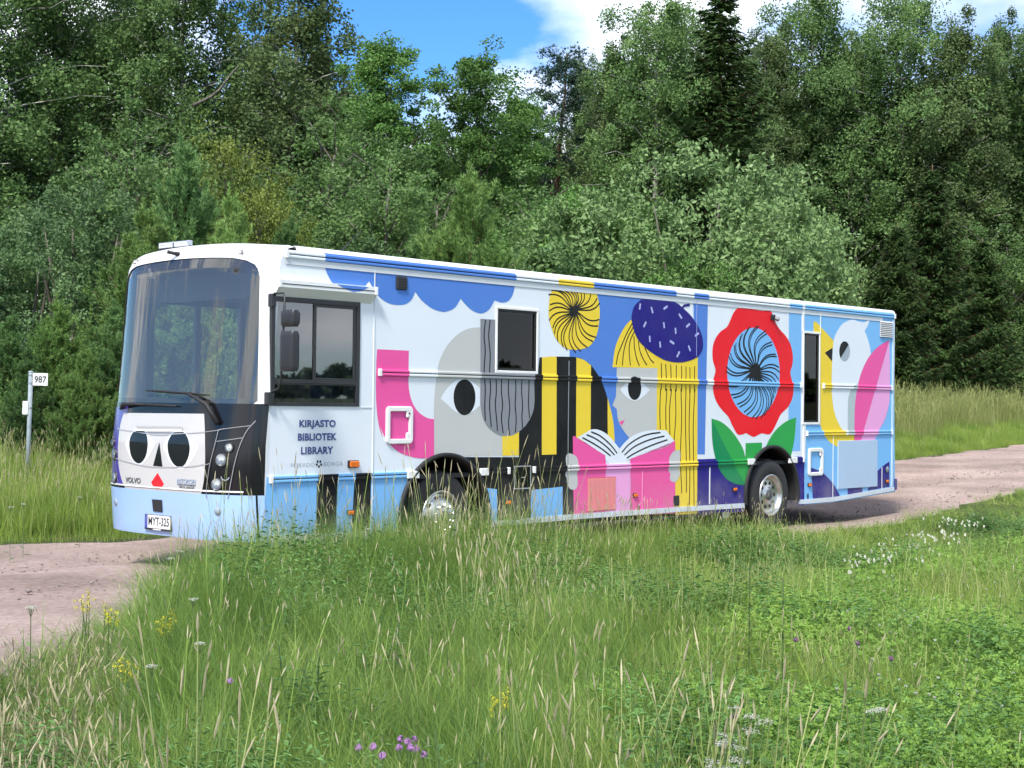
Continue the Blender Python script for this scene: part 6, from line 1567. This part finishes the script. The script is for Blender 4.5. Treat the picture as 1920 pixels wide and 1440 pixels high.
def split_plant(name, fn, mats, loc, label, cat, group=None, part='flower_head', rot=0, meshes={}):
    """stem mesh + head mesh under one Empty; meshes are shared by key"""
    key = fn
    if key not in meshes:
        A = ([], [], []); B = ([], [], []); fn(A, B)
        out_ = []
        for nm, (V, F, Mi), ms in (('stem', A, mats[0]), (part, B, mats[1])):
            if not V: out_.append(None); continue
            me = bpy.data.meshes.new(nm); me.from_pydata([tuple(v) for v in V], [], F); me.polygons.foreach_set('material_index', Mi); [me.materials.append(m) for m in ms]; me.update(); out_.append(me)
        meshes[key] = out_
    o = bpy.data.objects.new(name, None); COL.objects.link(o); o.location = loc; o.rotation_euler = (0, 0, rot)
    for nm, me in zip(('stem', part), meshes[key]):
        if me: link(nm, me, None, o)
    tag(o, label, cat, group); return o
def f_yellow(A, B):
    g = np.random.default_rng(1)
    for k in range(4):
        t = np.array([g.normal(0, .03), g.normal(0, .03), g.uniform(.50, .57)]); stem_leafy(*A, .5, g, 8, .04, (g.normal(0, .03), g.normal(0, .03), 0), t)
        for j in range(4): petals(*B, t + np.array([g.normal(0, .014), g.normal(0, .014), -.024*j+.02]), 13, .020, .0055, g, 0)
def f_umbel(A, B):
    g = np.random.default_rng(2); h = .62; stem_leafy(*A, h-.05, g, 7, .08)
    for k in range(11):
        a = 2.4*k; r = .034*math.sqrt(k/11); c = np.array([r*cos(a), r*sin(a), h-.004*r*100*.3]); stem_leafy(*A, .1, g, 0, 0, (0, 0, h-.06), c, 0, .0012); petals(*B, c, 9, .009, .0042, g, 0, 1.2)
def f_cluster(A, B):
    g = np.random.default_rng(3)
    for j in range(6):
        t0 = np.array([g.normal(0, .03), g.normal(0, .03), .52+g.uniform(-.05, .06)]); stem_leafy(*A, .5, g, 6, .05, (0, 0, 0), t0)
        for k in range(7): a = 2.4*k; r = .035*math.sqrt(k/7); petals(*B, t0+np.array([r*cos(a), r*sin(a), .01]), 10, .011, .005, g, 0, 1.2)
def f_purple(A, B):
    g = np.random.default_rng(4); stem_leafy(*A, .5, g, 9, .05); petals(*B, np.array([0, 0, .51]), 60, .017, .006, g, 0)
def f_daisy(A, B):
    g = np.random.default_rng(5); stem_leafy(*A, .44, g, 4, .03, r=.002); c = np.array([0, 0, .445])
    for k in range(13):
        a = 2*pi*k/13; d = np.array([cos(a), sin(a)*.8, .6*sin(a)]); s_ = np.array([-sin(a), cos(a)*.8, .6*cos(a)]); V, F, Mi = B; o = len(V); V += [c+d*.006-s_*.004, c+d*.006+s_*.004, c+d*.030+s_*.006, c+d*.030-s_*.006]; F.append((o, o+1, o+2, o+3)); Mi.append(0)
    petals(*B, c+np.array([0, 0, .003]), 10, .006, .004, g, 1, 2)
def f_blossom(A, B):
    g = np.random.default_rng(15); stem_leafy(*A, .39, g, 4, .03, r=.002); petals(*B, np.array([0, 0, .40]), 26, .010, .005, g, 0)
def f_tall(A, B):
    g = np.random.default_rng(6); stem_leafy(*A, .95, g, 60, .115, r=.005)
def f_tall2(A, B):
    g = np.random.default_rng(8)
    for k in range(4): stem_leafy(*A, .6, g, 26, .13, (g.normal(0, .05), g.normal(0, .05), 0), (g.normal(0, .12), g.normal(0, .12), g.uniform(.45, .7)), r=.004)
ST = [M_stem, G_weed]; STF = [M_stem, G_fresh]
for px, py, lab in ((160, 1108, 'tallest yellow flower spray at the gravel edge, lower left'), (207, 1130, 'yellow flower spray right of the tallest one at the gravel edge'), (312, 1148, 'yellow flower spray among pale seed heads, left foreground'), (236, 1232, 'lowest yellow flower spray at the left'), (938, 1290, 'lone small yellow flower in the middle of the grass')):
    split_plant('yellow_bedstraw', f_yellow, (ST, [M_fy]), spot(px, py, .58), lab, 'flower', 'yellow wildflowers', 'flower_spray', px*.7)
for px, py, lab in ((338, 1033, 'white umbel flower just below the number plate side of the bus'), (322, 1046, 'white umbel left of and below the one under the bus front'), (362, 1122, 'bright white flower on the dark grass left'), (58, 1138, 'white flower on the gravel edge at the far left'), (286, 1247, 'small white flower low in the left grass'), (376, 1207, 'white flower beside the pale seed heads'), (595, 983, 'white flower in front of the first black stripe of the bus'), (690, 988, 'white flower in front of the second black stripe of the bus'), (1635, 1331, 'left one of two white flower heads lower right'), (1652, 1327, 'right one of two white flower heads lower right'), (45, 912, 'white umbel beside the foot of the number post'), (20, 950, 'white umbel at the left edge of the far verge'), (150, 915, 'white umbel between the post and the bus')):
    split_plant('white_umbel', f_umbel, (ST, [M_fw]), spot(px, py, .62), lab, 'flower', 'white umbel flowers', 'umbel', px*.7)
for px, py, lab in ((1415, 1322, 'big frothy white flower cluster at lower right'), (1365, 1362, 'white flower cluster left of and below the big frothy one'), (1368, 1398, 'lowest white flower cluster at lower right'), (1345, 1436, 'white flower cluster at the bottom edge')):
    split_plant('white_bedstraw', f_cluster, (ST, [M_fw]), spot(px, py, .58), lab, 'flower', 'frothy white flowers', 'flower_cluster', px*.7)
pu = [(751, 1386, 'topmost purple flower of the cluster at the bottom'), (764, 1391, 'purple flower right of the topmost in the bottom cluster'), (776, 1387, 'rightmost upper purple flower of the bottom cluster'), (748, 1402, 'purple flower in the middle left of the bottom cluster'), (770, 1402, 'purple flower in the middle of the bottom cluster'), (781, 1404, 'purple flower at the right of the bottom cluster'), (718, 1417, 'lowest purple flower of the bottom cluster'), (700, 1400, 'purple flower left of the bottom cluster'), (672, 1402, 'leftmost purple flower at the bottom'), (794, 1415, 'rightmost purple flower at the bottom'), (432, 1283, 'lone pink flower in the left foreground grass')]
for px, py, lab in pu: split_plant('purple_knapweed', f_purple, (ST, [M_fp]), spot(px, py, .51), lab, 'flower', 'purple flowers', 'flower_head', px*.7)
def f_dull(A, B): f_purple(A, B)
for px, py, lab in ((1492, 1200, 'dull purple clover head farthest left in the right field'), (1592, 1174, 'upper dull purple clover head in the right field'), (1608, 1206, 'middle dull purple clover head in the right field'), (1671, 1235, 'rightmost dull purple clover head in the field'), (1378, 1344, 'dull purple clover head beside the frothy white flowers')):
    split_plant('clover_flower', f_dull, (ST, [M_dk]), spot(px, py, .51), lab, 'flower', 'dull purple clover heads', 'flower_head', px*.7)
gd = np.random.default_rng(23)
for k in range(120):
    t = gd.random(); px = 1575 + 260*t**.8 + gd.normal(0, 12); py = 1045 - 62*t + gd.normal(0, 13) + (10 if t < .3 else 0)
    o_ = split_plant('chamomile', f_daisy, (ST, [M_fw, M_fy]), spot(px, py, .445*.9), 'small white daisy in the patch beside the road at right', 'flower', 'white daisies by the road', 'flower_head', gd.uniform(-.9, .9)); o_.scale = (.38, .38, .9)
for k in range(60):
    px, py = gd.uniform(1560, 1915), gd.uniform(1060, 1330)
    o_ = split_plant('clover_blossom', f_blossom, (ST, [M_fw]), spot(px, py, .40), 'tiny white blossom scattered through the green clover at right', 'flower', 'white blossoms in the clover', 'flower_head', gd.uniform(-.7, .7))
for px, py, h, lab, fn in ((1406, 1060, .95, 'tall bright green weed standing above the field grass', f_tall), (1468, 1098, .9, 'bright weed with a bent tip right of the tallest one', f_tall)):
    split_plant('tall_weed', fn, (STF, []), spot(px, py, h), lab, 'plant', 'tall bright weeds', 'top', px)
for px, py, lab in ((505, 1145, 'leafy dock plant in the dark grass at left'), (560, 1225, 'broad-leaved weed below the dock plant'), (700, 1175, 'leafy weed left of centre'), (955, 1110, 'dark-stemmed weed near the centre of the grass'), (1255, 1380, 'bright leafy weed near the bottom, right of centre'), (880, 1390, 'low leafy weed at the bottom centre'), (640, 1250, 'leafy weed between the pale seed heads')):
    split_plant('leafy_weed', f_tall2, (ST, []), spot(px, py, .6), lab, 'plant', 'leafy weeds', 'top', px)
